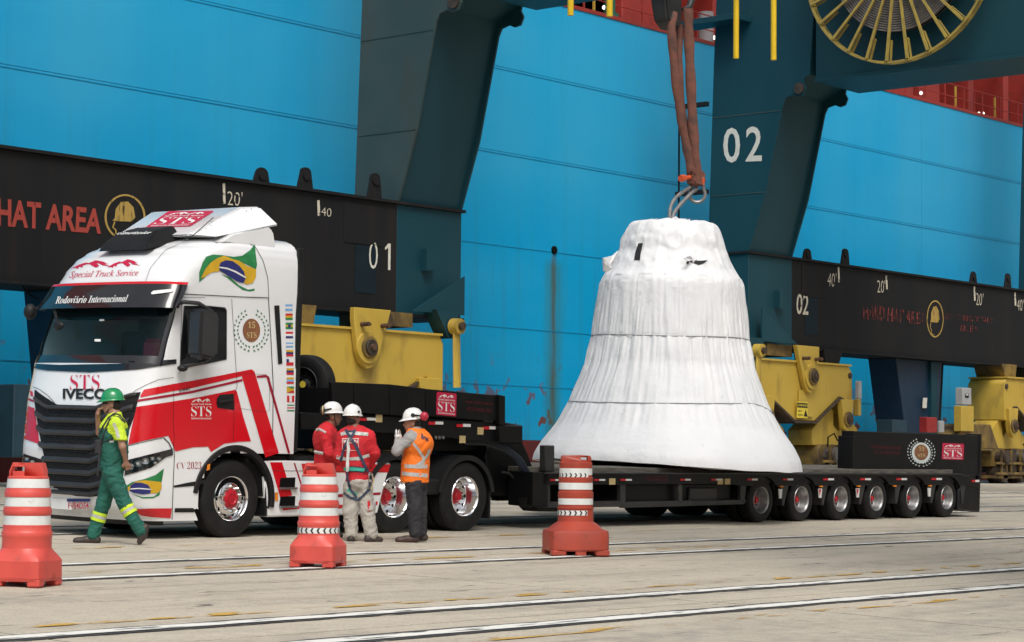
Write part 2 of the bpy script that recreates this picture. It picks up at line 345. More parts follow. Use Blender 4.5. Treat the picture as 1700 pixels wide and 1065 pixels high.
def poly(name, pts, surf, parent, mat, lift=.004, sub_=None, q=None):
    if q: pts = [bil(q, *p) for p in pts]
    P3 = [V((x, y, 0)) for x, y in pts]
    tris = [[tuple(P3[k].xy) for k in t] for t in tessellate_polygon([P3])]
    vs = []; fs = []; ix = {}
    def vid(p):
        k = (round(p[0], 4), round(p[1], 4))
        if k not in ix: ix[k] = len(vs); vs.append(p)
        return ix[k]
    while tris:
        t = tris.pop(); L = [math.dist(t[k], t[(k+1) % 3]) for k in range(3)]; k = L.index(max(L))
        if sub_ and L[k] > sub_:
            a_, b_, c_ = t[k], t[(k+1) % 3], t[(k+2) % 3]; m_ = ((a_[0]+b_[0])/2, (a_[1]+b_[1])/2); tris += [[a_, m_, c_], [m_, b_, c_]]
        else:
            f = tuple(vid(p) for p in t)
            if len(set(f)) == 3: fs.append(f)
    return put(name, vs, fs, surf, parent, mat, lift)
def line(name, pts, wpx, surf, parent, mat, lift=.004):
    b = []; n = len(pts); up = []; dn = []
    for i, (x, y) in enumerate(pts):
        a = pts[max(i-1, 0)]; c = pts[min(i+1, n-1)]; dx, dy = c[0]-a[0], c[1]-a[1]; l = math.hypot(dx, dy) or 1
        up.append((x-dy/l*wpx/2, y+dx/l*wpx/2)); dn.append((x+dy/l*wpx/2, y-dx/l*wpx/2))
    vs = []; fs = []
    for i in range(n-1):
        k = max(1, int(math.dist(pts[i], pts[i+1])/6))
        for j in range(k+(i == n-2)):
            t = j/k
            vs += [(up[i][0]*(1-t)+up[i+1][0]*t, up[i][1]*(1-t)+up[i+1][1]*t), (dn[i][0]*(1-t)+dn[i+1][0]*t, dn[i][1]*(1-t)+dn[i+1][1]*t)]
    fs = [(2*i, 2*i+1, 2*i+3, 2*i+2) for i in range(len(vs)//2-1)]
    return put(name, vs, fs, surf, parent, mat, lift)
def circ(cx, cy, rx, ry, n=24, a0=0): return [(cx+rx*cos(a0+2*pi*k/n), cy+ry*sin(a0+2*pi*k/n)) for k in range(n)]
_M1 = [(0, .92), (.12, .5), (.215, .30), (.25, .38), (.35, .10), (.41, .18), (.46, .28), (.53, .58), (.46, .44), (.50, .62), (.57, .80), (.44, .66), (.40, .46), (.36, .40), (.40, .72), (.35, .90), (.30, .68), (.27, .52), (.24, .48), (.17, .60), (.16, .84), (.12, .72), (.09, 1), (.07, .85)]
PEAKS = [_M1, [(x*.80+.50, y*1.0-.04) for x, y in _M1 if x < .7][:0] or [(x*.82+.51, y) for x, y in _M1]]
def peaks(q, surf, parent, mat, lift=.007):
    for i, p in enumerate(PEAKS): poly('mountain_emblem', p, surf, parent, mat, lift, None, q)
def sts(q, surf, parent, bgm, fg, bgd=True, lift=.004, small=('Special Truck Service', 'Rodoviário Internacional')):
    Q = lambda s0, t0, s1, t1: [bil(q, s0, t0), bil(q, s1, t0), bil(q, s1, t1), bil(q, s0, t1)]
    if bgd:
        r = .06; pts = []
        for (cx, cy, a) in ((1-r, r, -pi/2), (1-r, 1-r, 0), (r, 1-r, pi/2), (r, r, pi)):
            pts += [(cx+r*cos(a+k*pi/6), cy+r*sin(a+k*pi/6)) for k in range(4)]
        poly('sign_plate', pts, surf, parent, bgm, lift, 8, q)
    peaks(Q(.1, .06, .9, .25), surf, parent, fg, lift+.003)
    text(small[0], Q(.08, .27, .92, .37), surf, parent, fg, 'b', 0, lift+.003)
    text('STS', Q(.08, .40, .92, .82), surf, parent, fg, 'b', -.012, lift+.003)
    text(small[1], Q(.08, .86, .92, .94), surf, parent, fg, 'b', 0, lift+.003)
def wreath(q, surf, parent, leaf, lift=.004, disc=True):
    Q = lambda s0, t0, s1, t1: [bil(q, s0, t0), bil(q, s1, t0), bil(q, s1, t1), bil(q, s0, t1)]
    b = []; vs = []; fs = []
    for side in (-1, 1):
        for k in range(12):
            a = radians(80-k*13.5)*1.0; R = .44
            for off, tilt in ((-.05, -.5), (.05, .5)):
                cx = .5+side*(R+off)*cos(a); cy = .5+(R+off)*sin(a)*.98
                d = atan2(-cos(a), side*sin(a)*1.0)+tilt*side
                l, wd = .075, .022; n = len(vs)
                for (t, s) in ((-1, 0), (-.2, 1), (1, 0), (-.2, -1)):
                    vs.append(bil(q, cx+t*l/2*cos(d)-s*wd*sin(d), cy+t*l/2*sin(d)+s*wd*cos(d)))
                fs.append((n, n+1, n+2, n+3))
    put('laurel_wreath', vs, fs, surf, parent, leaf, lift+.002)
    if disc:
        poly('medallion', circ(.5, .5, .25, .27), surf, parent, MT['bronze'], lift+.002, None, q)
        text('15', Q(.4, .3, .6, .45), surf, parent, MT['yellowish'], 'b', 0, lift+.005)
        text('STS', Q(.36, .54, .64, .68), surf, parent, MT['yellowish'], 'b', 0, lift+.005)

# ================================================================== THE SETTING
def groundmat():
    m, n = mk('worn_concrete'); L = n.links.new; out = node(n, 'ShaderNodeOutputMaterial'); p = node(n, 'ShaderNodeBsdfPrincipled'); L(p.outputs[0], out.inputs[0])
    p.inputs['Roughness'].default_value = .85; p.inputs['Specular IOR Level'].default_value = .25
    tc = node(n, 'ShaderNodeTexCoord')
    def nz(sc, st, d=6, dist=0):
        mp = node(n, 'ShaderNodeMapping'); mp.inputs['Scale'].default_value = st; L(tc.outputs['Object'], mp.inputs[0])
        x = node(n, 'ShaderNodeTexNoise'); x.inputs['Scale'].default_value = sc; x.inputs['Detail'].default_value = d; x.inputs['Distortion'].default_value = dist; L(mp.outputs[0], x.inputs['Vector']); return x.outputs[0]
    def ramp(v, a, b, o=1):
        r = node(n, 'ShaderNodeMapRange'); r.inputs[1].default_value = a; r.inputs[2].default_value = b; r.inputs[4].default_value = o; L(v, r.inputs[0]); return r.outputs[0]
    def mix(f, a, b):
        x = node(n, 'ShaderNodeMix', data_type='RGBA'); L(f, x.inputs[0])
        for i, c in ((6, a), (7, b)):
            if isinstance(c, tuple): x.inputs[i].default_value = (*c, 1)
            else: L(c, x.inputs[i])
        return x.outputs[2]
    c = mix(ramp(nz(.35, (1, 1, 1)), .3, .7), (.51, .45, .355), (.43, .385, .31))
    c = mix(ramp(nz(1.1, (.22, 1.6, 1), 8, .6), .48, .70, .8), c, (.23, .21, .18))      # tyre and water streaks along the quay
    c = mix(ramp(nz(.28, (.3, 1.2, 1), 8, .8), .54, .68, .6), c, (.24, .225, .20))
    c = mix(ramp(nz(5, (1, 1, 1), 9), .35, .7, .5), c, (.60, .53, .42))
    c = mix(ramp(nz(38, (1, 1, 1), 3), .52, .72, .6), c, (.20, .18, .15))
    c = mix(ramp(nz(90, (1, 1, 1), 2), .5, .7, .5), c, (.5, .47, .41))
    c = mix(ramp(nz(2.3, (.6, 2.2, 1), 6, 1), .65, .71, .8), c, (.09, .085, .08))         # oil spots
    c = mix(ramp(nz(1.3, (.5, 1.4, 1), 5), .70, .80, .6), c, (.40, .27, .10))
    L(c, p.inputs['Base Color'])
    bp = node(n, 'ShaderNodeBump'); bp.inputs['Strength'].default_value = .5; bp.inputs['Distance'].default_value = .01; L(nz(30, (1, 1, 1), 8), bp.inputs['Height']); L(bp.outputs[0], p.inputs['Normal'])
    return m
CONC = groundmat()
QE = 39.6
b = B(); e = .06
b.add([(-300, -300, gz(-300)-e), (500, -300, gz(-300)-e), (500, QE, gz(QE)-e), (-300, QE, gz(QE)-e), (500, QE, -6), (-300, QE, -6)], [(0, 1, 2, 3), (3, 2, 4, 5)])
tag(b.build('quay_ground', M('joint_filler', (.09, .085, .075), .9), None, fix=False, smooth=0), kind='structure')
apron = thing('quay_apron', (0, 0, 0), None, None); apron['kind'] = 'structure'
vs_ = [-60, 4.2, 11.9, 17.7, 22.9, 30.9, QE]
slab_me = {}
for j in range(len(vs_)-1):
    v0, v1 = vs_[j], vs_[j+1]; sh = [0, .1, 0, .45, -.55, .2][j]
    for k in range(-2, 13):
        u0 = 17.1+sh+k*7.2 if j else -20+k*14
        u1 = u0+(7.2 if j else 14)
        b = B(); g = .018; t = random.uniform(0, .003)
        b.add([(u0+g, v0+g, gz(v0+g)+t), (u1-g, v0+g, gz(v0+g)+t), (u1-g, v1-g, gz(v1-g)+t), (u0+g, v1-g, gz(v1-g)+t),
               (u0+g, v0+g, gz(v0)-e), (u1-g, v0+g, gz(v0)-e), (u1-g, v1-g, gz(v1)-e), (u0+g, v1-g, gz(v1)-e)],
              [(0, 1, 2, 3), (0, 4, 5, 1), (1, 5, 6, 2), (2, 6, 7, 3), (3, 7, 4, 0)])
        b.build('concrete_slab', CONC, apron, fix=False, smooth=0)
WLINE = worn('white_road_paint', (.76, .75, .70), .34, .46, 5, (.5, 3, 1)); BLINE = worn('black_line_edging', (.045, .045, .045), .33, .44, 6, (.6, 3, 1))
YLINE = worn('worn_yellow_paint', (.55, .33, .06), .52, .6, 2.6, (.7, 2.5, 1))
LN = thing('lane_markings', (0, 0, 0), None, None); LN['kind'] = 'structure'
def strip(name, v, wd, mat, z, u0=-12, u1=110, j=.012, step=.35):
    b = B(); vs = []; u = u0
    while u < u1:
        a, c = v-wd/2+random.uniform(-j, j), v+wd/2+random.uniform(-j, j)
        vs += [(u, a, gz(a)+z), (u, c, gz(c)+z)]; u += step*random.uniform(.6, 1.4)
    b.add(vs, [(2*i, 2*i+2, 2*i+3, 2*i+1) for i in range(len(vs)//2-1)]); return b.build(name, mat, LN, fix=False, smooth=0)
for v, wd in ((11.32, .20), (12.75, .19), (16.9, .17), (18.5, .15), (23.05, .13), (24.65, .13), (28.7, .14), (30.6, .14)):
    strip('line_edging', v, wd+.17, BLINE, .008, j=.02); strip('white_line', v, wd, WLINE, .013)
for v, u0, u1 in ((10.75, 11, 27), (13.35, 9, 30), (17.5, 10, 26), (20.6, 10, 30)): strip('yellow_line', v, .16, YLINE, .009, u0, u1)
# water beyond the quay wall
b = B(); b.add([(-600, QE, -1.6), (900, QE, -1.6), (900, 900, -1.6), (-600, 900, -1.6)], [(0, 1, 2, 3)])
tag(b.build('harbour_water', M('harbour_water', (.02, .05, .05), .08, c2=(.015, .04, .04), bump=.4, bsc=3), None, fix=False, smooth=0), kind='structure')

# ------------------------------------------------------------------ the ship
def hullmat():
    m, n = mk('blue_hull_paint'); L = n.links.new; out = node(n, 'ShaderNodeOutputMaterial'); p = node(n, 'ShaderNodeBsdfPrincipled'); L(p.outputs[0], out.inputs[0])
    p.inputs['Roughness'].default_value = .5; p.inputs['Specular IOR Level'].default_value = .22
    tc = node(n, 'ShaderNodeTexCoord'); sx = node(n, 'ShaderNodeSeparateXYZ'); L(tc.outputs['Object'], sx.inputs[0])
    def nz(sc, st, d=6):
        mp = node(n, 'ShaderNodeMapping'); mp.inputs['Scale'].default_value = st; L(tc.outputs['Object'], mp.inputs[0])
        x = node(n, 'ShaderNodeTexNoise'); x.inputs['Scale'].default_value = sc; x.inputs['Detail'].default_value = d; L(mp.outputs[0], x.inputs['Vector']); return x.outputs[0]
    def ramp(v, a, b, o0=0, o=1):
        r = node(n, 'ShaderNodeMapRange'); r.inputs[1].default_value = a; r.inputs[2].default_value = b; r.inputs[3].default_value = o0; r.inputs[4].default_value = o; L(v, r.inputs[0]); return r.outputs[0]
    def mul(a, b_): x = node(n, 'ShaderNodeMath', operation='MULTIPLY'); L(a, x.inputs[0]); L(b_, x.inputs[1]); return x.outputs[0]
    def mix(f, a, b_):
        x = node(n, 'ShaderNodeMix', data_type='RGBA'); L(f, x.inputs[0])
        for i, c in ((6, a), (7, b_)):
            if isinstance(c, tuple): x.inputs[i].default_value = (*c, 1)
            else: L(c, x.inputs[i])
        return x.outputs[2]
    z, x = sx.outputs[2], sx.outputs[0]
    c = mix(ramp(nz(.12, (1, 1, 1.4), 3), .35, .65), (.001, .345, .67), (.006, .37, .69))
    c = mix(ramp(nz(.5, (.35, 1, 1.2), 4), .45, .7, 0, .5), c, (.03, .40, .70))
    c = mix(mul(ramp(z, 8.2, 10.8, 0, .75), ramp(nz(.2, (1, 1, .2), 4), .3, .62)), c, (.055, .42, .68))          # upper strakes painted paler, as the open sky lights them
    c = mix(mul(ramp(nz(2.2, (1.6, 1, .06), 8), .52, .8), ramp(z, 11, 2.6, .1, .7)), c, (.04, .20, .27))       # vertical run marks
    c = mix(mul(ramp(nz(1.9, (1, 1, .8), 9), .595, .61), ramp(z, 4.9, 3.2, 0, .95)), c, (.17, .05, .035))       # rust by the boot topping
    # the brown and green streak below a scupper
    ax = node(n, 'ShaderNodeMath', operation='SUBTRACT'); L(x, ax.inputs[0]); ax.inputs[1].default_value = 52.02
    ab = node(n, 'ShaderNodeMath', operation='ABSOLUTE'); L(ax.outputs[0], ab.inputs[0])
    c = mix(mul(mul(ramp(ab.outputs[0], .55, .05), ramp(z, 7.9, 7.6)), ramp(nz(1.5, (3, 1, .3), 6), .2, .6, .3, .75)), c, (.05, .16, .13))
    c = mix(mul(mul(ramp(ab.outputs[0], .16, .04), ramp(z, 8.1, 7.9)), ramp(nz(3, (3, 1, .3), 6), .3, .6, .25, .7)), c, (.10, .085, .05))
    c = mix(mul(ramp(nz(9, (1, 1, .35), 8), .70, .74), ramp(z, 16, 2, .3, .8)), c, (.008, .16, .26))
    L(c, p.inputs['Base Color'])
    bp = node(n, 'ShaderNodeBump'); bp.inputs['Strength'].default_value = .25; bp.inputs['Distance'].default_value = .08; L(nz(.45, (1, 1, 1), 3), bp.inputs['Height']); L(bp.outputs[0], p.inputs['Normal'])
    return m
SV = 42.0
ship = thing('container_ship', (0, 0, 0), 'huge blue ship hull moored behind the cranes, with red deck fittings', 'ship')
b = B(); b.prism([(SV, 2.29), (SV+30, 2.29), (SV+30, 15.75), (SV, 15.75)], 'x', -90, 190)
b.build('hull', hullmat(), ship, smooth=0)
b = B(); b.box(-90, 190, SV-.004, SV+30, -6, 2.285); b.build('boot_topping', MT['boot'], ship, smooth=0)
for z in (5.62, 8.05, 10.8, 13.35, 3.9):
    B().box(-90, 190, SV-.010, SV, z-.012, z+.012).build('weld_seam', MT['seam'], ship, smooth=0)
    if z > 9: B().box(-90, 190, SV-.008, SV, z+.07, z+.08).build('weld_seam', MT['seam'], ship, smooth=0)
for u in (19.5, 45.9, 74.6, 93):
    B().box(u-.004, u+.004, SV-.003, SV, 3, 15.7).build('weld_seam', MT['seam'], ship, smooth=0)
for u, z in ((52.02, 8.12),):
    B().lathe([(.0, SV-.05), (.12, SV-.05), (.13, SV)], (u, 0, z), 'y', 14).build('scupper', MT['dark'], ship)
# deck edge: coping, red coaming wall, posts, openings, railing
B().box(-90, 190, SV-.03, SV+.3, 15.74, 15.86).build('deck_edge', MT['hred'], ship)
B().box(-90, 190, SV+.3, SV+30, 15.70, 15.755).build('deck', MT['hred'], ship, smooth=0)
B().box(-90, 190, SV+3.4, SV+26, 15.75, 20.4).build('hatch_coaming', MT['hred'], ship)
for k, u in enumerate(np.arange(14, 130, 3.1)):
    z1 = 19.7
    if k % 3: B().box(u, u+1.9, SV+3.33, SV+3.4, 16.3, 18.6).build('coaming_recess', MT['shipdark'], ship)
    B().box(u+2.3, u+2.75, SV+1.6, SV+3.4, 15.75, 20.2).build('lashing_post', MT['hred'], ship, bev=.02)
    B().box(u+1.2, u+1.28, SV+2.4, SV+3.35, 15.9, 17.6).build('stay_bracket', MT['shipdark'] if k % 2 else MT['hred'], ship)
B().box(-90, 190, SV+1.5, SV+1.62, 18.9, 19.3).build('lashing_walkway', MT['hred'], ship)
for u, wd in ((56.6, 3.0), (73.4, 2.2), (76.1, 1.6)):
    B().box(u, u+wd, SV+.9, SV+3.2, 15.75, 22).build('lashing_bridge_tower', MT['hred'], ship, bev=.03)
for zz in (16.35, 16.85): B().tube([(10, SV+.35, zz), (130, SV+.35, zz)], .022, 6).build('handrail', MT['hred'], ship)
for u in np.arange(12, 130, 1.55): B().box(u, u+.05, SV+.33, SV+.38, 15.8, 16.87).build('rail_post', MT['hred'], ship, smooth=0)
def at_ship(x, y, v): q = Pv(x, y, v); return q.x, q.z
for (x, y, c) in ((1186, 62, 1), (1529, 154, 1), (1625, 188, 0), (1632, 188, 0), (1003, 12, 0)):
    u, z = at_ship(x, y, SV+.6); B().ell((u, SV+.6, z), (.07, .06, .07)).build('deck_lamp', MT['lamp'], ship)
u, z = at_ship(1012, 10, SV+.5); B().cyl((u, SV+.5, 15.8), (u, SV+.5, 19), .19).cyl((u, SV+.5, 15.9), (u, SV+.5, 16.05), .3).build('vent_pipe', MT['hgreen'], ship)
u, z = at_ship(1172, 60, SV+.8); B().cyl((u, SV+.8, 15.8), (u, SV+.8, 17.1), .26, n=16).build('mooring_drum', MT['greybox'], ship)
for x in (948, 990, 1590, 1655):
    u, z = at_ship(x, 40, SV+.5); B().box(u, u+.07, SV+.6, SV+.66, 15.8, 16.9).build('yellow_handle', MT['yel'], ship)
for (x, y) in ((1145, 290),): pass

# ------------------------------------------------------------------ gantry cranes
ZB, ZT = 5.33, 8.07           # sill beam
VF, VB = 37.4, 38.9
def bogie(cr, up, sgn, warn=False):
    """yellow rail bogie hung from the sill at u = up; sgn mirrors it"""
    X = lambda u: up+sgn*u
    def pr(pts, a0, a1, name, mat, par=None, bev=.015): return B().prism([(X(p[0]), p[1]) for p in pts], 'y', a0, a1).build(name, mat, par or cr, bev=bev)
    gr = gz(37.6)
    eq = pr([(-2.75, 4.86), (-.75, 4.80), (2.62, 4.80), (2.82, 4.6), (2.86, 3.3), (2.45, 3.25), (2.2, 3.75), (2.0, 3.80), (.55, 3.0), (-.65, 3.0), (-2.1, 3.72), (-2.3, 3.75), (-2.5, 3.3), (-2.9, 3.3), (-2.9, 4.6)], 37.05, 38.5, 'main_equalizer', MT['yel'])
    B().box(min(X(-2.8), X(2.7)), max(X(-2.8), X(2.7)), 36.98, 38.55, 4.80, 4.86).build('top_flange', MT['yel'], eq)
    for e_, (p0, p1) in enumerate((((.55, 3.0), (2.0, 3.80)), ((-.65, 3.0), (-2.1, 3.72)), ((-.68, 2.99), (.58, 2.99)), ((2.0, 3.8), (2.2, 3.75)))):  # dark strips along the lower edges, standing in for the shaded gap below
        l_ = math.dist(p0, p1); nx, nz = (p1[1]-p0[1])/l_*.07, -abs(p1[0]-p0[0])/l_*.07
        pr([p0, p1, (p1[0]+(nx if e_ == 0 else -nx if e_ == 1 else 0), p1[1]+nz), (p0[0]+(nx if e_ == 0 else -nx if e_ == 1 else 0), p0[1]+nz)], 36.96, 38.56, 'shade_gap_strip', MT['grease'], None, 0)
    pl = pr([(-.75, 5.33), (.55, 5.33), (.55, 5.05), (.42, 4.3), (.30, 4.02), (.08, 3.85), (-.14, 3.90), (-.3, 4.1)], 36.86, 37.02, 'pin_bracket', MT['yel'])
    for r, y0, y1, mt in ((.40, 36.80, 36.87, 'yel'), (.27, 36.74, 36.81, 'yeld'), (.19, 36.68, 36.75, 'grease'), (.08, 36.62, 36.69, 'rust')):
        B().lathe([(r-.01, y0), (r, y0+.01), (r, y1)], (X(.08), 0, 4.38), 'y', 28).build('pin_boss', MT[mt], pl)
    for du in (-.42, .3): B().cyl((X(du), 36.6, 4.93), (X(du), 36.87, 4.93), .055).cyl((X(du)-.12, 36.66, 4.93), (X(du)+.12, 36.66, 4.93), .03).build('bolt', MT['rust'], pl)
    B().box(min(X(-1.9), X(-.5)), max(X(-1.9), X(-.5)), 37.2, 38.4, 4.98, 5.33).build('sill_packer', MT['yeld'], cr)
    B().prism([(X(1.45), 5.33), (X(2.6), 5.33), (X(2.35), 4.86), (X(1.55), 4.86)], 'y', 37.25, 38.4).build('sill_stool', MT['soot'] if sgn > 0 else MT['yeld'], cr)
    B().lathe([(.09, 37.0), (.1, 37.05)], (X(2.68), 0, 4.5), 'y', 16).build('lifting_eye', MT['grease'], cr)
    # two second-level equalizers, each on two wheel boxes
    for s in (-1, 1):
        c = s*2.3
        sub2 = pr([(c+s*p, q_) for p, q_ in ((-1.45, 2.25), (-1.5, 2.72), (-1.35, 2.82), (-.45, 3.42), (-.2, 3.40), (-.2, 2.9), (.15, 2.7), (.3, 3.35), (.5, 3.3), (1.2, 2.85), (1.32, 2.72), (1.28, 2.58), (.9, 2.5), (.5, 2.25))], 37.3, 38.2, 'lower_equalizer', MT['yel'])
        br = pr([(c-.32, 3.72), (c+.42, 3.72), (c+.36, 3.3), (c+.26, 2.82), (c+.06, 2.66), (c-.16, 2.8)], 36.92, 37.12, 'lower_pin_bracket', MT['yel'])
        for r, y0, y1, mt in ((.25, 36.85, 36.93, 'yeld'), (.16, 36.80, 36.86, 'grease'), (.08, 36.76, 36.81, 'rust')): B().lathe([(r-.01, y0), (r, y0+.01), (r, y1)], (X(c+.05), 0, 3.08), 'y', 22).build('lower_pin', MT[mt], br)
        for d in (-1.0, 1.0):
            cc = c+d*.72
            wb = pr([(cc-.55, 1.62), (cc-.6, 2.05), (cc-.45, 2.28), (cc+.45, 2.28), (cc+.6, 2.05), (cc+.55, 1.62)], 37.2, 38.2, 'wheel_box', MT['yeld'], bev=.02)
            B().lathe([(.2, 36.9), (.31, 36.95), (.31, 37.2)], (X(cc), 0, gr+.33), 'y', 20).lathe([(.31, 37.2), (.36, 37.21), (.36, 37.5)], (X(cc), 0, gr+.36), 'y', 24).build('rail_wheel', MT['grease'], wb)
            B().cyl((X(cc)-.1, 36.75, 1.95), (X(cc)-.1, 37.2, 1.95), .2, n=16).ring(.2, .25, 36.78, 36.83, (X(cc)-.1, 0, 1.95), 'y', 16).build('drive_motor', MT['motor'] if d < 0 else MT['grease'], wb)
            for q in range(3): B().box(X(cc)+(q-1)*.36-.03, X(cc)+(q-1)*.36+.03, 36.85, 36.92, 1.3, 2.2).build('guard_post', MT['yeld'], wb)
        a, e2 = sorted((X(c-1.5), X(c+1.5)))
        B().box(a, e2, 36.82, 36.90, 1.70, 1.78).box(a, e2, 36.82, 36.9, 1.33, 1.42).box(a, e2, 36.9, 38.0, 1.2, 1.3).build('guard_rail', MT['yeld'], cr)
        B().box(X(c)-.25, X(c)+.2, 36.95, 38.1, 1.4, 2.25).build('center_pivot', MT['grease'], cr)
        B().tube([(X(c-1.2), 36.9, 2.2), (X(c-1.25), 36.85, 2.5), (X(c-.9), 36.85, 2.62), (X(c-.6), 36.9, 2.4)], .025, 6).build('hose', MT['dark'], cr)
    # buffer link at the leg end
    B().tube([(X(-3.05), 36.75, 5.0), (X(-3.1), 36.75, 3.5)], .13, 10, flat=.5).lathe([(.2, 36.6), (.21, 36.86)], (X(-3.05), 0, 5.05), 'y', 18).build('storm_link', MT['yel'], cr)
    B().cyl((X(-3.05), 36.5, 5.05), (X(-3.05), 36.62, 5.05), .1).build('link_pin', MT['grease'], cr)
    B().prism([(X(-2.45), 5.45), (X(-3.3), 5.45), (X(-3.3), 4.9), (X(-3.1), 4.75), (X(-2.95), 4.75)], 'y', 36.9, 37.35).build('link_lug', MT['teal'], cr)
    if warn:
        p = B().box(X(-.42), X(.35)+.0, 36.98, 37.03, 3.12, 3.95).build('access_panel', MT['yel'], cr, bev=.01)
def crane(name, ua, label, num):
    cr = thing(name, (ua, VF, gz(VF)), label, 'gantry crane', 'blue quay gantry cranes')
    W = 2.45; ue = ua+23.15
    # sill beam with flanges; its face is grimy between the corner posts
    B().box(ua+W+.0, ue-W, VF, VB, ZB, ZT).build('sill_beam', MT['soot'], cr, bev=.01)
    for u0 in (ua, ue-W): B().box(u0+.002, u0+W-.002, VF+.002, VB, ZB, ZT).build('corner_post', MT['teal'], cr, bev=.01)
    B().box(ua-.06, ue+.06, VF-.1, VB+.08, ZT, ZT+.07).build('top_flange', MT['soot'], cr)
    B().box(ua-.02, ue+.02, VF-.1, VB+.08, ZB-.07, ZB-.002).build('bottom_flange', MT['soot'], cr)
    # legs: profile in the v-z plane, leaning out to the cross beam
    prof = [(VB, ZT+.07), (VF-.02, ZT+.07), (36.78, 9.88), (36.16, 12.55), (36.05, 12.74), (35.80, 12.80), (35.62, 12.72), (35.42, 12.76), (35.33, 12.95), (35.42, 13.12), (35.38, 13.28), (35.2, 13.36),
            (35.0, 16.3), (38.6, 16.3), (38.7, 14.0)]
    face = [(VB, ZT+.07), (VF+.06, ZT+.07), (36.90, 10.0), (36.32, 12.5), (36.2, 12.95), (35.25, 13.38), (35.1, 16.3), (38.6, 16.3), (38.7, 14.0)]
    for u0 in (ua, ue-W):
        lg = B().prism(face, 'x', u0+.06, u0+W-.06).build('leg', MT['teal'], cr)
        for a in (u0, u0+W-.06):
            sp = B().prism(prof, 'x', a, a+.06).build('leg_side_plate', MT['tealg'] if (a == u0 and ua < 30) else MT['teal'], lg, smooth=0)
        for a in (u0-.06, u0+W):
            B().lathe([(.05, a), (.17, a), (.17, a+.06), (.05, a+.06)], (0, 35.56, 12.97), 'x', 18).build('pin_hole_boss', MT['grease'] if a < u0 else MT['tealg'], lg)
        for zz, dv in ((9.9, 36.8), (12.35, 36.25)): B().box(u0-.012, u0, dv-.0, VB-.15, zz, zz+.03).build('weld_bead', MT['tealg'], lg)
        # upper leg, and the cross beam back to the landside leg
        B().prism([(35.3, 16.3), (38.4, 16.3), (37.9, 30), (36, 30)], 'x', u0+.2, u0+W-.2).build('upper_leg', MT['teal'], cr)
        cb = B().box(u0+.02, u0+W-.02, 5.2, 35.0, 13.22, 16.28).build('cross_beam', MT['teal'], cr, bev=.01)
        B().box(u0-.05, u0+W+.05, 5.2, 34.99, 13.10, 13.212).build('cross_beam_flange', MT['teal'], cb)
        B().prism([(5.2, gz(7)+.9), (7.4, gz(7)+.9), (8.4, 13.1), (5.2, 13.1)], 'x', u0+.05, u0+W-.05).build('landside_leg', MT['teal'], cr)
        B().box(u0-2.5, u0+W+2.5, 5.6, 6.9, gz(7)+.05, gz(7)+.9).build('landside_bogie', MT['yel'], cr, bev=.05)
        for s in (0, 1):
            B().prism([(u0+(.25 if s else W-.25), ZB+.05), (u0+(W-.25 if s else .25), ZB+.05), (u0+(.25 if s else W-.25), ZB+1.05)], 'y', VF-.35, VF-.30).build('gusset', MT['teal'], cr) if s == (u0 == ua) else None
    B().box(ua-1.2, ue+1.2, 5.5, 8.2, 16.3, 17.4).build('landside_girder', MT['teal'], cr)
    for t in (.25, .44, .56, .75):
        u = ua+W/2+(23.15-W)*t
    # lifting lugs on top of the sill: (position, height) as the photo shows them
    for d, hh in (((16.02, .34), (17.46, .5), (19.87, .62), (5.6, .5)) if ua < 30 else ((3.34, .34), (5.63, .52), (14.3, .4), (16.92, .52))):
        u = ua+d
        B().prism([(u-.27, ZT+.07), (u+.24, ZT+.07), (u+.18, ZT+.12+hh*.6), (u+.15, ZT+.02+hh), (u+.06, ZT+.07+hh), (u-.06, ZT+.07+hh), (u-.15, ZT+.02+hh), (u-.19, ZT+.12+hh*.5)], 'y', VF-.03, VF+.03).lathe([(.02, VF-.07), (.12, VF-.07), (.12, VF+.06)], (u, 0, ZT+hh-.12), 'y', 14).build('lifting_lug', MT['soot'], cr)
    # raised doubler plates and padeyes at the corners
    for c0, s in ((ua+W, 1), (ue-W, -1)):
        a, c = sorted((c0+s*.55, c0+s*1.9)); B().box(a, c, VF-.02, VF, 6.95, 7.95).build('doubler_plate', MT['soot'], cr, bev=.008)
        a, c = sorted((c0+s*.75, c0+s*1.5)); B().box(a, c, VF-.012, VF, 5.75, 6.93).build('doubler_plate', MT['navyp'], cr)
        u = c0-s*.95; B().prism([(u-.05, 6.45), (u+.22, 6.5), (u+.26, 6.75), (u+.12, 7.0), (u-.05, 7.0)], 'y', VF-.2, VF).build('padeye', MT['teal'], cr)
    # central jacking post, boxes and cable under the sill
    uc = (ua+ue)/2
    sg = 1 if ua > 30 else -1
    B().prism([(uc-2.0*sg, ZB-.07), (uc+1.2*sg, ZB-.07), (uc+.7*sg, 1.6), (uc-1.1*sg, 1.6)], 'y', VF+.4, VB).build('central_post', M('deep_blue_steel', (.01, .035, .075), .5), cr, bev=.02)
    B().box(uc+.2, uc+.62, VF+.28, VF+.4, 2.0, ZB-.1).build('post_stiffener', MT['teal'], cr)
    B().tube([(uc+2.6, 38.6, ZB-.1), (uc+1.6, 38.2, 2.6)], .07, 8).build('diagonal_brace', MT['soot'], cr)
    return cr
crane1 = crane('gantry_crane', 42.5-23.15, 'grimy blue gantry crane numbered 01 on its dark beam, behind the cab', '01')
crane2 = crane('gantry_crane', 55.8, 'blue gantry crane numbered 02 on its leg, with yellow cable reel', '02')
bogie(crane1, 38.55, -1); bogie(crane1, 42.5-23.15+4.0, 1)
bogie(crane2, 58.45+.0, 1, True); bogie(crane2, 78.95-4.4, -1)
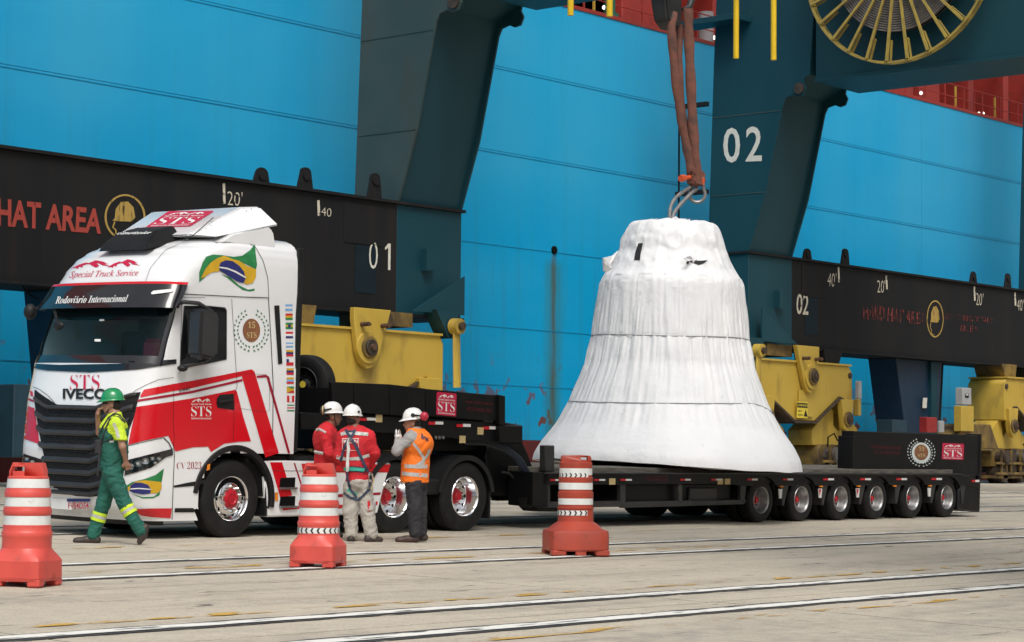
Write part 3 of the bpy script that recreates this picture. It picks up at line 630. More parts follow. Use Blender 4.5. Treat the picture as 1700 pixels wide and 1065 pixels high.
# the warning notice, cabinets and boxes hang on crane 2
sf = sv(36.95)
ws = poly('warning_sign', [(1323, 666), (1341, 667), (1340, 694), (1322, 693)], sf, crane2, MT['signy'], .01)
poly('sign_header', [(1323, 668), (1340, 669), (1340, 677), (1323, 676)], sf, crane2, MT['sblack'], .016)
text('ATENÇÃO', [(1324, 669.5), (1339.5, 670.5), (1339.5, 675.5), (1324, 674.5)], sf, crane2, MT['signy'], 's', .02, .02)
text('RISCO', [(1324, 680), (1331, 680.4), (1331, 683.5), (1324, 683)], sf, crane2, MT['sblack'], 's', .02, .016)
text('ELÉTRICO', [(1324, 686), (1332.5, 686.4), (1332.5, 690), (1324, 689.6)], sf, crane2, MT['sblack'], 's', .02, .016)
poly('warning_triangle', [(1337, 679), (1340, 691), (1333.5, 691)], sf, crane2, MT['sblack'], .016)
def cbox(x0, y0, x1, y1, v, d, name, mat):
    a, c = Pv(x0, y0, v), Pv(x1, y1, v); return B().box(a.x, c.x, v, v+d, c.z, a.z).build(name, mat, crane2, bev=.02)
cbox(1426, 632, 1431, 662, 36.9, .15, 'electrical_cabinet', MT['greybox']); cbox(1425, 662, 1430, 690, 36.9, .2, 'cabinet_stand', MT['yel'])
cb_ = cbox(1598, 643, 1613, 672, 36.7, .28, 'electrical_cabinet', MT['greybox']); cbox(1596, 673, 1617, 716, 36.7, .3, 'cabinet_stand', MT['yel']); B().prism([(71.0, 2.25), (67.9, 2.25), (67.9, 2.65), (68.6, 3.1), (70.4, 3.1)], 'y', 36.9, 37.9).build('stand_base', MT['yeld'], crane2, bev=.02)
poly('cabinet_label', rect(1602, 653, 1608, 660), sv(36.7), cb_, MT['sblack'], .01)
poly('cabinet_label', rect(1603, 654, 1607, 656), sv(36.7), cb_, MT['white'], .014)
cbox(1482, 696, 1506, 718, 36.3, .6, 'equipment_box', MT['bluebox']); cbox(1539, 692, 1556, 718, 36.4, .3, 'fire_hose_box', MT['redbox']); cbox(1560, 698, 1568, 718, 36.5, .1, 'white_cabinet', MT['greybox'])
cbox(1583, 648, 1625, 652, 37.5, .5, 'shelf_bracket', MT['soot']) if False else None
poly('light_panel', [(1532, 660), (1539, 660), (1538, 677), (1531, 677)], sv(37.7), crane2, MT['cream'], .01)
# leg number, tick marks and lettering
text('0', [(1201, 212), (1229, 211), (1229, 270), (1201, 270)], su(55.8), crane2, MT['cream'], 's', .012, .012, 'leg_number')
text('2', [(1239, 210), (1266, 209), (1265, 267), (1238, 268)], su(55.8), crane2, MT['cream'], 's', .012, .012, 'leg_number')
s1 = sv(VF)
text('0', [(612, 401), (626.5, 401), (626, 446), (611.5, 446)], s1, crane1, MT['cream'], 's', -.01, .02, 'beam_number')
poly('beam_number', [(638.5, 411), (644, 404), (648.2, 404.2), (647.6, 448), (643.6, 447.8), (644, 411), (639, 414.5)], s1, crane1, MT['cream'], .01)
text('02', [(1322, 487), (1342, 488), (1341, 523), (1321, 521)], s1, crane2, MT['paleletter'], 's', .012, .02, 'beam_number')
def tick(cr, x, y0, y1, s, q, mt):
    line('tick_mark', [(x, y0), (x+1, y1)], 4.2 if cr is crane1 else 2.6, s1, cr, MT[mt], .012)
    text(s, q, s1, cr, MT[mt], 's', -.012, .012, 'tick_label')
tick(crane1, 371, 304, 338, "20'", [(377, 316), (402, 319), (401, 342), (377, 340)], 'paleletter')
tick(crane1, 528, 332, 358, "40", [(533, 343), (550, 346), (549, 360), (533, 357)], 'paleletter')
tick(crane2, 1391.5, 443, 468, "40'", [(1374, 452), (1388, 453), (1387, 476), (1373, 475)], 'paleletter')
tick(crane2, 1471, 457, 480, "20'", [(1456, 464), (1469, 465), (1469, 486), (1456, 485)], 'paleletter')
tick(crane2, 1617, 475, 499, "20'", [(1620, 485), (1632, 487), (1631, 507), (1620, 506)], 'paleletter')
tick(crane2, 1684.5, 485, 507, "40'", [(1688, 495), (1699, 497), (1698, 516), (1688, 515)], 'paleletter')
text('HARD HAT AREA', [(-118, 316), (170, 347), (167, 388), (-115, 365)], s1, crane1, MT['faded'], 's', .03, .012, 'safety_lettering')
text('HARD HAT AREA', [(1433, 503), (1537, 520), (1535, 539), (1432, 529)], s1, crane2, MT['fadedr'], 's', .03, .012, 'safety_lettering')
text('USO OBRIGATÓRIO', [(1566, 517), (1648, 525), (1647, 536), (1565, 530)], s1, crane2, MT['fadedr'], 's', .02, .012, 'safety_lettering')
text('DE EPI', [(1595, 538), (1622, 541), (1622, 552), (1594, 549)], s1, crane2, MT['fadedr'], 's', .02, .012, 'safety_lettering')
def hat(cr, cx, cy, rx, ry, mt):
    bb = []; N = 40
    vs = []; 
    for k in range(N): a = 2*pi*k/N; vs += [(cx+rx*cos(a), cy+ry*sin(a)), (cx+rx*.9*cos(a), cy+ry*.92*sin(a))]
    put('hard_hat_emblem', vs, [(2*k, 2*((k+1) % N), 2*((k+1) % N)+1, 2*k+1) for k in range(N)], s1, cr, MT[mt], .012)
    P = [(-.5, .05), (-.46, -.35), (-.2, -.66), (.15, -.68), (.42, -.42), (.5, .02), (.3, .2), (-.3, .18), (-.62, .15)]
    poly('hard_hat_emblem', [(cx+rx*p[0], cy+ry*p[1]) for p in P], s1, cr, MT[mt], .012)
    line('hard_hat_emblem', [(cx-rx*.5, cy+ry*.2), (cx-rx*.6, cy+ry*.45), (cx-rx*.46, cy+ry*.55), (cx-rx*.42, cy+ry*.8), (cx-rx*.1, cy+ry*.85)], rx*.07, s1, cr, MT[mt], .012)
hat(crane1, 207, 360, 34, 38, 'ochre'); hat(crane2, 1552, 529, 14, 31, 'ochre')
poly('painted_patch', [(600, 452), (680, 462), (678, 500), (598, 497)], s1, crane1, M('deep_navy_patch', (.012, .02, .035), .6), .006) if False else None

# cable reel on crane 2's cross beam
RU = 55.05; rc = Pu(1488, -72, RU); RR = 3.08
reel = B()
reel.ring(RR-.05, RR+.02, RU-.02, RU+.04, (0, rc.y, rc.z), 'x', 72).build('reel_rim', MT['reely'], crane2)
B().ring(RR-.05, RR+.02, RU+.17, RU+.21, (0, rc.y, rc.z), 'x', 72).build('reel_rim', MT['reely'], crane2)
for k in range(22):
    r = 2.2-k*.07
    B().ring(r-.023, r+.023, RU+.08, RU+.34, (0, rc.y, rc.z), 'x', 60).build('wound_cable', MT['cable'], crane2, bev=0) if k else B().ring(.3, 2.16, RU+.2, RU+.3, (0, rc.y, rc.z), 'x', 60).build('cable_core', MT['dark'], crane2)
B().lathe([(.05, RU+.05), (.7, RU+.05), (.7, RU+.75)], (0, rc.y, rc.z), 'x', 24).build('reel_hub', MT['grease'], crane2)
for k in range(28):
    a = 2*pi*(k+.45)/28; d = V((0, cos(a), sin(a))); t = V((0, -sin(a), cos(a))); c = V((0, rc.y, rc.z))
    for xx in (RU,):
        b = B(); p0, p1 = c+d*.6, c+d*(RR-.05)
        vs = []
        for p, h in ((p0, .03), (c+d*1.9, .034), (p1, .042)):
            for (tt, x) in ((-1, 0), (1, 0), (1, -.07), (-1, -.07)): vs.append(p+t*h*tt+V((xx+x, 0, 0)))
        b.add(vs, [(i*4+j, i*4+(j+1) % 4, i*4+4+(j+1) % 4, i*4+4+j) for i in range(2) for j in range(4)]+[(3, 2, 1, 0), (8, 9, 10, 11)])
        b.add([q+V((.0, 0, 0)) for q in (p1-t*.075+V((xx, 0, 0)), p1-t*.075+V((xx+.13, 0, 0)), p1-d*.62-t*.05+V((xx+.13, 0, 0)), p1-d*.62-t*.05+V((xx, 0, 0)))], [(0, 1, 2, 3)])
        b.build('reel_spoke', MT['reely'], crane2, fix=False, smooth=0)
# platform, pipe and holders on the leg of crane 2
q0, q1 = Pu(1152, 32, 55.6), Pu(1246, 32, 55.2)
B().box(55.0, 55.8, 37.3, 39.6, 15.2, 15.38).build('service_platform', MT['teal'], crane2, bev=.01)
B().tube([(55.1, 39.6, 15.3), (55.1, 39.6, 16.4), (55.1, 37.3, 16.4)], .03, 6).build('platform_rail', MT['hred'], crane2)
cq = Pu(1128, 250, 55.3)
B().tube([(55.3, 39.66, 8.6), (55.3, 39.66, 20)], .03, 8).build('cable_pipe', MT['dark'], crane2)
for z in (10.0, 12.73): B().box(55.2, 55.35, 38.55, 39.75, z-.07, z+.07).build('pipe_holder', MT['soot'], crane2, bev=.01)

a_, c_ = Pv(24, 637, 36.8), Pv(100, 760, 36.8); B().box(a_.x, c_.x, 36.8, 37.9, c_.z, a_.z).build('equipment_box', MT['bluebox'], crane1, bev=.02)
B().tube([Pv(36, 470, 37.6), Pv(42, 482, 37.6), Pv(52, 490, 37.6), Pv(64, 496, 37.6)], .02, 6).build('hanging_cable', MT['dark'], crane1)

# ================================================================== THE TRACTOR
def hitsurf(obs, par, side=None):
    """surface function: where a ray of the photo meets these meshes (all in the tilted truck frame)"""
    o = OFF[par]; vs = []; fs = []
    for ob in obs:
        n = len(vs); vs += [v.co+o for v in ob.data.vertices]; fs += [[i+n for i in p.vertices] for p in ob.data.polygons]
    t = BVHTree.FromPolygons(vs, fs)
    def f(x, y):
        d = rayl(x, y).normalized(); r = t.ray_cast(CL, d, 200)
        if r[0] is None and side is not None and x > 240 and y > 700: return Lw(x, y, side), V((0, -1, 0))
        if r[0] is None: return None, None
        nn = r[1].normalized()
        if nn.dot(d) > 0: nn = -nn
        return r[0], nn
    return f
def put(name, vs, fs, surf, parent, mat, lift=.004):
    b = B(); pts = []; ok = {}
    for i, (x, y) in enumerate(vs):
        p, nn = surf(x, y)
        if p is not None: ok[i] = len(pts); pts.append(p+nn*lift)
    b.add(pts, [tuple(ok[i] for i in f) for f in fs if all(i in ok for i in f)])
    return b.build(name, mat, parent, fix=False, smooth=0)
G_TRACT = thing('semi_truck', (19.9, 0, 0), 'white and red highway tractor with a sleeper cab, hitched to the lowbed trailer', 'truck', tilt=True)
T = G_TRACT
WC, UR = 1.27, 21.07
KEY = [(.24, 18.46, 1.25, .44), (.42, 18.27, 1.272, .48), (.62, 18.20, 1.28, .54), (1.1, 18.19, 1.28, .55), (1.7, 18.24, 1.28, .53), (2.24, 18.35, 1.272, .47), (2.40, 18.42, 1.265, .44), (3.0, 18.62, 1.25, .40), (3.32, 18.70, 1.262, .44), (3.5, 18.79, 1.262, .52), (3.66, 18.92, 1.26, .6), (3.78, 19.08, 1.25, .66), (3.88, 19.28, 1.22, .68), (3.95, 19.5, 1.17, .66), (4.0, 19.75, 1.10, .6), (4.04, 20.0, .99, .5), (4.06, 20.3, .85, .3)]
def kin(h):
    ks = KEY
    if h <= ks[0][0]: return ks[0][1:]
    for a, b in zip(ks, ks[1:]):
        if h <= b[0]:
            t = (h-a[0])/(b[0]-a[0]); t = t*t*(3-2*t)*.5+t*.5; return tuple(a[i]*(1-t)+b[i]*t for i in (1, 2, 3))
    return ks[-1][1:]
NS, NF = 26, 30       # points on a side, on half the front
def ringpt(h, i, off=0):
    uf, hw, D = kin(h); uf -= off; hw += off; n = 3.0
    s = 1
    N = 2*(NS+NF)
    if i > N//2: s = -1; i = N-i
    if i <= NS: t = i/NS; return V((UR+(uf+D-UR)*t, WC-s*hw, h))
    q = (i-NS)/NF*pi/2
    return V((uf+D-D*abs(sin(q))**(2/n), WC-s*hw*abs(cos(q))**(2/n), h))
NR = 2*(NS+NF)+1
hs_ = sorted(set([.24+.03*k for k in range(6)]+list(np.round(np.arange(.42, 2.30, .047), 3))+[2.27, 2.36]+list(np.round(np.arange(2.45, 3.02, .06), 3))+[3.02]+list(np.round(np.arange(3.07, 3.7, .05), 3))+list(np.round(np.arange(3.7, 4.07, .02), 3))))
WH_U, WH_H = 20.0, .50
b = B(); g = B(); fr = B()
idx = {}
vs = [ringpt(h, i) for h in hs_ for i in range(NR)]
f_sh, f_gl, f_fr = [], [], []
for j in range(len(hs_)-1):
    for i in range(NR-1):
        c = (vs[j*NR+i]+vs[(j+1)*NR+i+1])/2; q = (j*NR+i, j*NR+i+1, (j+1)*NR+i+1, (j+1)*NR+i)
        fi = min(i, NR-2-i)
        if 2.26 < c.z < 3.03 and fi >= NS+3:
            (f_gl if (2.355 < c.z < 3.0 and fi >= NS+6) else f_fr).append(q); continue
        if c.x > 19.15 and (abs(c.y-WC) > 1.0) and (math.hypot(c.x-WH_U, c.z-WH_H) < .66 or (c.z < .80 and c.x > 19.5) or (c.z < 1.12 and c.x > WH_U)): continue
        f_sh.append(q)
top = [(len(hs_)-1)*NR+i for i in range(NR-1)]
cabm = B().add(vs, f_sh+[tuple(top)]).build('cab_shell', MT['paint'], T, smooth=50)
frm = B().add(vs, f_fr).build('windscreen_frame', MT['gloss'], T, smooth=50)
gl = B().add([v+V((.012, 0, -.0)) for v in vs], f_gl).build('windscreen', MT['glass'], T, smooth=60)
CS = hitsurf([cabm, frm, gl], T, -.004)
B().box(UR, UR+.05, WC-1.2, WC+1.2, 1.0, 3.95).build('cab_back', MT['black'], T)
for w0 in (0, 2.47): B().box(UR-.02, UR+.09, w0, w0+.05, 1.15, 3.95).build('rear_edge_trim', MT['black'], T, bev=.01)
B().box(18.75, UR, .06, 2.44, .55, 1.0).build('cab_floor', MT['dark'], T)
# interior seen through the windscreen
B().box(18.75, 19.35, .15, 2.35, 1.7, 2.25).build('dashboard', MT['seat'], T, bev=.05)
B().box(20.3, 20.4, .1, 2.4, 1.0, 3.7).build('bunk_curtain', MT['seat'], T)
for w0 in (.3, 1.6): B().box(19.75, 19.95, w0, w0+.55, 1.6, 2.75).box(19.5, 19.95, w0, w0+.55, 1.5, 1.75).build('seat', MT['seat'], T, bev=.05)
B().ring(.2, .235, -.02, .02, (0, 0, 0), 'x', 24).build('steering_wheel', MT['black'], T).location = V((19.35, 1.9, 2.3))-OFF[T]
B().box(19.2, 19.55, .72, 1.05, 2.34, 2.62).build('red_cap', MT['crimson'], T, bev=.06)
B().box(18.85, 19.3, .55, 1.15, 2.26, 2.285).build('paper', MT['white'], T)
B().box(18.72, 19.1, .2, 2.3, 2.86, 3.2).build('sun_blind', MT['dark'], T)
# visor: a gloss black band standing off the cab
def band(h0, h1, o0, o1, i0, i1, name, mat, th=.03, rows=6):
    b = B(); I = list(range(i0, i1+1)); n = len(I); vv = []
    for r in range(rows+1):
        h = h0+(h1-h0)*r/rows; o = o0+(o1-o0)*r/rows
        for i in I: vv.append(ringpt(h, i, o))
    for r in range(rows, -1, -1):
        h = h0+(h1-h0)*r/rows; o = o0+(o1-o0)*r/rows-th
        for i in I: vv.append(ringpt(h, i, o))
    R2 = 2*(rows+1); fs = [(r*n+k, r*n+k+1, ((r+1) % R2)*n+k+1, ((r+1) % R2)*n+k) for r in range(R2) for k in range(n-1)]
    fs += [tuple(r*n for r in range(R2)), tuple(r*n+n-1 for r in range(R2))[::-1]]
    return b.add(vv, fs).build(name, mat, T, smooth=50)
vis = band(2.985, 3.30, .15, .07, NS+1, NR-NS-2, 'sun_visor', MT['gloss'])
band(3.302, 3.335, .07, .05, NS+1, NR-NS-2, 'visor_trim', MT['red'], rows=2)
VS = hitsurf([vis], T)
text('Rodoviário Internacional', [(94, 492), (214, 489), (211, 501), (92, 504)], VS, vis, MT['white'], 'bi', 0, .006)
poly('visor_lamp', [(255, 483), (286, 480), (288, 482), (286, 485), (253, 489), (251, 487)], VS, vis, MT['white'], .012, 6)
poly('visor_marker', [(62, 484), (67, 483), (67, 490), (62, 491)], VS, vis, MT['white'], .012)
# livery on the shell
DC = lambda name, pts, mat, lf=.007, s=5: poly(name, pts, CS, cabm, MT[mat], lf, s)
DC('red_stripe', [(233, 657), (239, 646.6), (287, 637), (320, 631.5), (360, 624), (395, 617), (417, 612.6), (422, 616.5), (442, 684), (462.4, 751.7), (440, 759), (423, 700), (401, 624), (320, 643.6), (280, 650), (234, 659.5)], 'red')
DC('thin_stripe', [(229, 663), (280, 654.5), (320, 648), (402, 628.5), (402, 632.5), (320, 652), (280, 658.5), (228, 667)], 'maroon')
DC('red_side_field', [(227, 675), (287, 666), (330, 659), (390, 646.6), (393, 650), (403, 690), (416, 732), (395, 733), (372, 736), (350, 750), (345, 741), (320, 742), (291, 749), (279, 723), (240, 731), (213, 738), (219, 708)], 'red')
DC('maroon_stripe', [(425.6, 623.5), (441, 621.6), (446, 625), (481, 751), (477.5, 752), (442, 626), (426, 627)], 'maroon')
DC('red_stripe', [(38.3, 643), (55, 650), (56, 658.5), (38, 652.5)], 'red'); DC('thin_stripe', [(37.8, 655.5), (56.5, 664), (56.8, 667.5), (37.6, 660)], 'maroon')
DC('red_side_field', [(36.5, 670), (57.5, 677), (66.5, 737), (37, 727)], 'red')
DC('red_sill', [(218, 845), (250, 843.5), (285, 843.5), (282.5, 860), (250, 857.5), (235, 855)], 'red')
L_ = lambda pts, wd=1.5, mat='black': line('panel_gap', pts, wd*.62, CS, cabm, MT[mat], .009)
L_([(287, 733), (289, 755), (287, 800), (285, 862)], 1.6); L_([(302, 487.5), (350, 490), (400, 492.5), (445, 494)], 2.2); L_([(303, 493), (340, 494)], 1)
L_([(384, 496), (388, 560), (393, 640), (389, 655), (386.5, 732)], 1); L_([(396, 397), (412, 403), (424, 411), (436, 432), (444, 461), (445.5, 494)], 1.2)
L_([(445, 494), (449, 560), (453, 640), (452, 723)], 1.8); L_([(301, 500), (299.5, 560), (298, 620)], 1); L_([(288, 642), (287, 700), (289, 730)], 1)
L_([(393, 622), (396, 620), (440, 621), (447, 628), (447, 680), (440, 684), (395, 677)], .8); L_([(79.6, 797), (83, 830), (82, 846)], 1)
L_([(236, 484), (250, 445), (275, 415), (310, 400), (352, 392)], .8, 'seat')
L_([(41, 628), (56, 642), (66, 646), (80, 656), (92, 669)], 1.4, 'seat'); L_([(288, 626), (262, 630), (240, 640), (222, 650)], 1.2, 'seat')
# lower side detail: black gap, step recess and lip ahead of the wheel
DC('shadow_gap', [(287, 806), (310, 801), (340, 796), (340, 801), (325, 806), (289, 809)], 'black')
DC('step_slot', [(290, 843), (321, 843), (322, 850), (289, 850)], 'black')
text('CV 2023', [(293, 767), (334, 766), (333.5, 778), (293, 778)], CS, cabm, MT['maroon'], 'b', -.018)
text('STS', [(117.5, 622), (166, 622), (166, 646), (117, 647)], CS, cabm, MT['crimson'], 'b', -.015, .010)
text('IVECO', [(105.5, 645), (178, 645), (178, 663), (105.5, 662)], CS, cabm, MT['sblack'], 's', .035, .014, 'maker_badge')
text('Special Truck Service', [(119, 450), (231, 447), (229, 460), (114, 464)], CS, cabm, MT['crimson'], 'i', .003)
peaks([(118, 432), (236, 428), (236, 444), (118, 447)], CS, cabm, MT['crimson'], .006)
sts([(313, 658), (354, 658), (353, 698), (314, 698)], CS, cabm, None, MT['white'], bgd=False, lift=.006)
text('S-WAY', [(296, 645), (316, 641), (315, 647), (297, 651)], CS, cabm, MT['sblack'], 's', .02, .012)
wreath([(388, 512), (446, 512), (446, 584), (388, 584)], CS, cabm, MT['leafg'])
def brflag(P, mats=True):
    for name, pts, mt, lf in P:
        poly(name, pts, CS, cabm, MT[mt], lf, 6)
Z = lambda *a: [(180+x/5.3125, 330+y/5.3125) for x, y in a]
brflag([('flag_field', Z((800, 735), (798, 650), (830, 560), (860, 510), (920, 490), (1000, 495), (1100, 510), (1180, 500), (1250, 450), (1292, 395), (1296, 470), (1310, 580), (1300, 620), (1200, 570), (1100, 540), (1000, 510), (930, 560), (880, 620), (850, 690)), 'fgreen', .004),
        ('flag_diamond', Z((812, 700), (850, 620), (900, 560), (960, 520), (1020, 500), (1090, 530), (1150, 545), (1220, 590), (1300, 620), (1298, 690), (1270, 740), (1215, 755), (1150, 700), (1060, 660), (980, 635), (900, 650), (850, 685)), 'fyel', .008),
        ('flag_globe', Z((970, 600), (985, 560), (1030, 540), (1090, 548), (1150, 590), (1190, 640), (1205, 700), (1185, 742), (1130, 725), (1070, 690), (1010, 650), (975, 630)), 'fblue', .012),
        ('flag_band', Z((968, 596), (1040, 605), (1120, 635), (1207, 688), (1205, 700), (1110, 648), (1040, 620), (970, 608)), 'white', .016),
        ('flag_edge', Z((985, 660), (1070, 690), (1150, 760), (1230, 800), (1290, 790), (1285, 808), (1240, 815), (1180, 800), (1100, 740), (1040, 690)), 'fgreen', .004)])
Z = lambda *a: [(x/3.328, 600+y/3.328) for x, y in a]
brflag([('flag_field', Z((668, 745), (690, 690), (730, 665), (800, 648), (860, 625), (905, 590), (895, 650), (885, 700), (800, 655), (740, 672), (700, 710)), 'fgreen', .004),
        ('flag_diamond', Z((668, 750), (700, 700), (750, 662), (800, 655), (890, 665), (892, 700), (870, 725), (830, 728), (760, 690), (710, 715)), 'fyel', .008),
        ('flag_globe', Z((718, 715), (722, 685), (745, 668), (780, 668), (815, 680), (833, 705), (828, 728), (790, 732), (740, 724)), 'fblue', .012),
        ('flag_band', Z((722, 700), (770, 697), (832, 703), (833, 708), (770, 703), (722, 706)), 'white', .016),
        ('flag_edge', Z((725, 730), (790, 748), (850, 745), (885, 715), (880, 738), (845, 755), (790, 756)), 'fgreen', .004)])
# side fairing: air slot and the twelve small flags
DC('air_slot', [(454.5, 507), (463, 506.5), (468, 603), (461, 604.5)], 'black', .010)
FL = [('sky white sky', 'h'), ('fred fyel fgreen', 'h'), ('fgreen fyel fgreen', 'h'), ('fred white fblue', 'h'), ('white sky white sky', 'h'), ('fyel fblue fred', 'h'), ('white fred', 'h'), ('fyel fblue fred', 'h'), ('fyel sky fred', 'h'), ('fgreen fyel fred', 'h'), ('fred white fred', 'v'), ('fgreen white fred white fgreen', 'h')]
for k, (cs, d) in enumerate(FL):
    x0 = 473.3+k*.28; y0 = 504.8+k*15.15; q = rect(x0, y0, x0+12, y0+10.8); cs = cs.split(); n = len(cs)
    for i, c in enumerate(cs):
        a, e2 = i/n, (i+1)/n
        poly('small_flag', [(0, a), (1, a), (1, e2), (0, e2)] if d == 'h' else [(a, 0), (e2, 0), (e2, 1), (a, 1)], CS, cabm, MT[c], .005, None, q)
    if k in (2,): poly('small_flag', circ(.5, .5, .2, .3, 10), CS, cabm, MT['fblue'], .008, None, q)
    if k == 6: poly('small_flag', rect(0, 0, .35, .5), CS, cabm, MT['fblue'], .008, None, q)
    if k == 9: poly('small_flag', [(0, 0), (.9, .5), (0, 1)], CS, cabm, MT['fyel'], .008, None, q)
# side window, door handle, marker
sw1 = DC('side_window', [(305.5, 508), (340, 507.5), (373, 511), (374.6, 515), (374.6, 596), (340, 603), (299, 611), (299.5, 600), (301.5, 560)], 'dglass', .006)
line('window_seal', [(305.5, 508), (340, 507.5), (373, 511), (374.8, 515), (374.8, 596), (340, 603.5), (299, 611), (300.5, 570), (305.5, 508)], 2, CS, cabm, MT['black'], .010)
DC('handle_recess', [(359, 661), (364, 655), (387, 653), (387.5, 680), (361, 677), (358.5, 670)], 'black', .013)
a = Lw(363, 668, -.03); c = Lw(385, 664, -.03); B().tube([(a.x, -.035, a.z), (c.x, -.035, c.z)], .022, 8).build('door_handle', MT['black'], T)
# grille
gx = lambda w, h: V((18.2, w, h))
tr = BVHTree.FromPolygons([v.co+OFF[T] for v in cabm.data.vertices], [list(p.vertices) for p in cabm.data.polygons])
def front(w, h, off=0):
    r = tr.ray_cast(V((15, w, h)), V((1, 0, 0)), 20); return V((r[0].x-off, w, h)) if r[0] else V((18.5-off, w, h))
def chev(w): a = abs(w-WC); return 0 if a < .5 else min(1, (a-.5)/.56)
def gridsheet(name, wfun, h0, h1, off, mat, nw=36, nh=10, th=0):
    b = B(); vv = []
    for j in range(nh+1):
        for i in range(nw+1):
            t = i/nw; h = h0(t)+(h1(t)-h0(t))*j/nh; w0, w1 = wfun(h); w = w0+(w1-w0)*t; vv.append(front(w, h, off))
    return b.add(vv, [(j*(nw+1)+i, j*(nw+1)+i+1, (j+1)*(nw+1)+i+1, (j+1)*(nw+1)+i) for j in range(nh) for i in range(nw)]).build(name, mat, T, fix=False, smooth=60)
FARB = [CS(x, y)[0] for x, y in ((57.5, 649), (61, 690), (69, 735), (75, 762), (81, 795), (93, 811), (112, 821))]
NEARB = [CS(x, y)[0] for x, y in ((235, 649), (224, 690), (212, 722), (206, 760), (198, 793), (184, 812), (165, 821))]
def wlim(h):
    f = sorted((p.z, p.y) for p in FARB if p); n = sorted((p.z, p.y) for p in NEARB if p)
    return float(np.interp(h, [q[0] for q in n], [q[1] for q in n])), float(np.interp(h, [q[0] for q in f], [q[1] for q in f]))
gr_ = gridsheet('grille_mesh', wlim, lambda t: .52+.02*chev(WC+(t-.5)*2.2), lambda t: 1.70+.19*chev(WC+(t-.5)*2.2), .008, MT['mesh'], nh=16)
for k, h in enumerate([1.665, 1.50, 1.335, 1.155, .985, .825, .665, .56]):
    b = B(); vv = []; N = 44; a_, c_ = wlim(h+.12)
    for i in range(N+1):
        w = a_+.015+(c_-a_-.03)*i/N; dh = (.19 if k < 6 else .12)*chev(w); p = front(w, h+dh, 0); t = .036 if k not in (0, 7) else .028
        vv += [p+V((-.018, 0, t)), p+V((-.042, 0, -.2*t)), p+V((-.022, 0, -t)), p+V((.0, 0, -t)), p+V((0, 0, t))]
    b.add(vv, [(i*5+j, i*5+(j+1) % 5, i*5+5+(j+1) % 5, i*5+5+j) for i in range(N) for j in range(5)]); b.build('grille_slat', MT['slat'], T, smooth=30)
    if k < 7:
        for j in (-2, -1, 0, 1, 2):
            w = WC+j*.22; p = front(w, h-.08, 0); B().box(p.x-.016, p.x, w-.01, w+.01, h-.06, h-.035).box(p.x-.022, p.x, w-.25 if j > -2 else w, w, h-.062, h-.055).build('grille_rib', MT['black'], T)
DC('windscreen_cowl', [(47, 603), (100, 605.5), (200, 603.5), (292, 596), (292, 603), (230, 613), (150, 618), (80, 615), (46, 609)], 'gloss', .012)
B().box(18.34, 18.42, WC-.34, WC+.34, .56, .68).build('radar_cover', MT['gloss'], T, bev=.01)
pp = front(WC, .42, .02)
pl = B().box(pp.x-.012, pp.x+.02, WC-.1, WC+.32, .335, .475).build('number_plate', MT['white'], T, bev=.004)
PS = slu(pp.x-.013)
q = [(112.5, 832.5), (150, 832.5), (150, 845), (112.5, 845)]
text('FVS4D54', [(113.5, 833.5), (147.5, 833.5), (147.5, 844), (113.5, 844)], PS, pl, MT['crimson'], 's', .01, .004)
poly('plate_header', [(111.5, 827.6), (150, 827.6), (150, 832.4), (111.5, 832.4)], PS, pl, MT['fblue'], .003)
# bumper lip
band(.18, .25, -.06, -.04, NS+2, NR-NS-3, 'bumper_lip', MT['black'], th=.05, rows=2)
# headlights: black housing, reflectors, clear lens
for pts, lens, sp in (([(209, 765), (232, 759), (252, 754), (286, 745.6), (286.5, 755), (274, 759), (262, 768), (250, 776), (228, 783), (207, 789)], [(212, 767), (232, 761), (254, 756), (268, 757), (260, 766), (248, 773), (228, 780), (211, 785)], [(217, 774, 6), (229, 769, 6.5), (241, 765, 6), (252, 761, 4), (262, 761, 4.4), (256, 768, 3)]),
                  ([(33, 751), (50, 757), (71, 763.5), (74, 784), (60, 785), (45, 777), (36, 768)], [(38, 754), (52, 759), (69, 766), (71, 780), (58, 782), (46, 774)], [(47, 762, 4), (56, 767, 4.5), (65, 773, 4)])):
    hl = poly('headlight', pts, CS, T, MT['gloss'], .012, 5)
    for x, y, r in sp: poly('reflector_bowl', circ(x, y, r, r*.85, 14), CS, hl, MT['chrome'], .02); poly('reflector_bowl', circ(x, y, r*.4, r*.35, 10), CS, hl, MT['white'], .024)
    poly('headlight_lens', lens, CS, hl, MT['lens'], .03, 5)
    L_([(p[0], p[1]-.5) for p in (pts[:4] if pts[0][0] > 100 else pts[:3])], 1.8)
L_([(271, 726), (280, 735), (286, 748)], 2.4); L_([(213, 739.5), (240, 733), (270, 726.5)], 1.6)
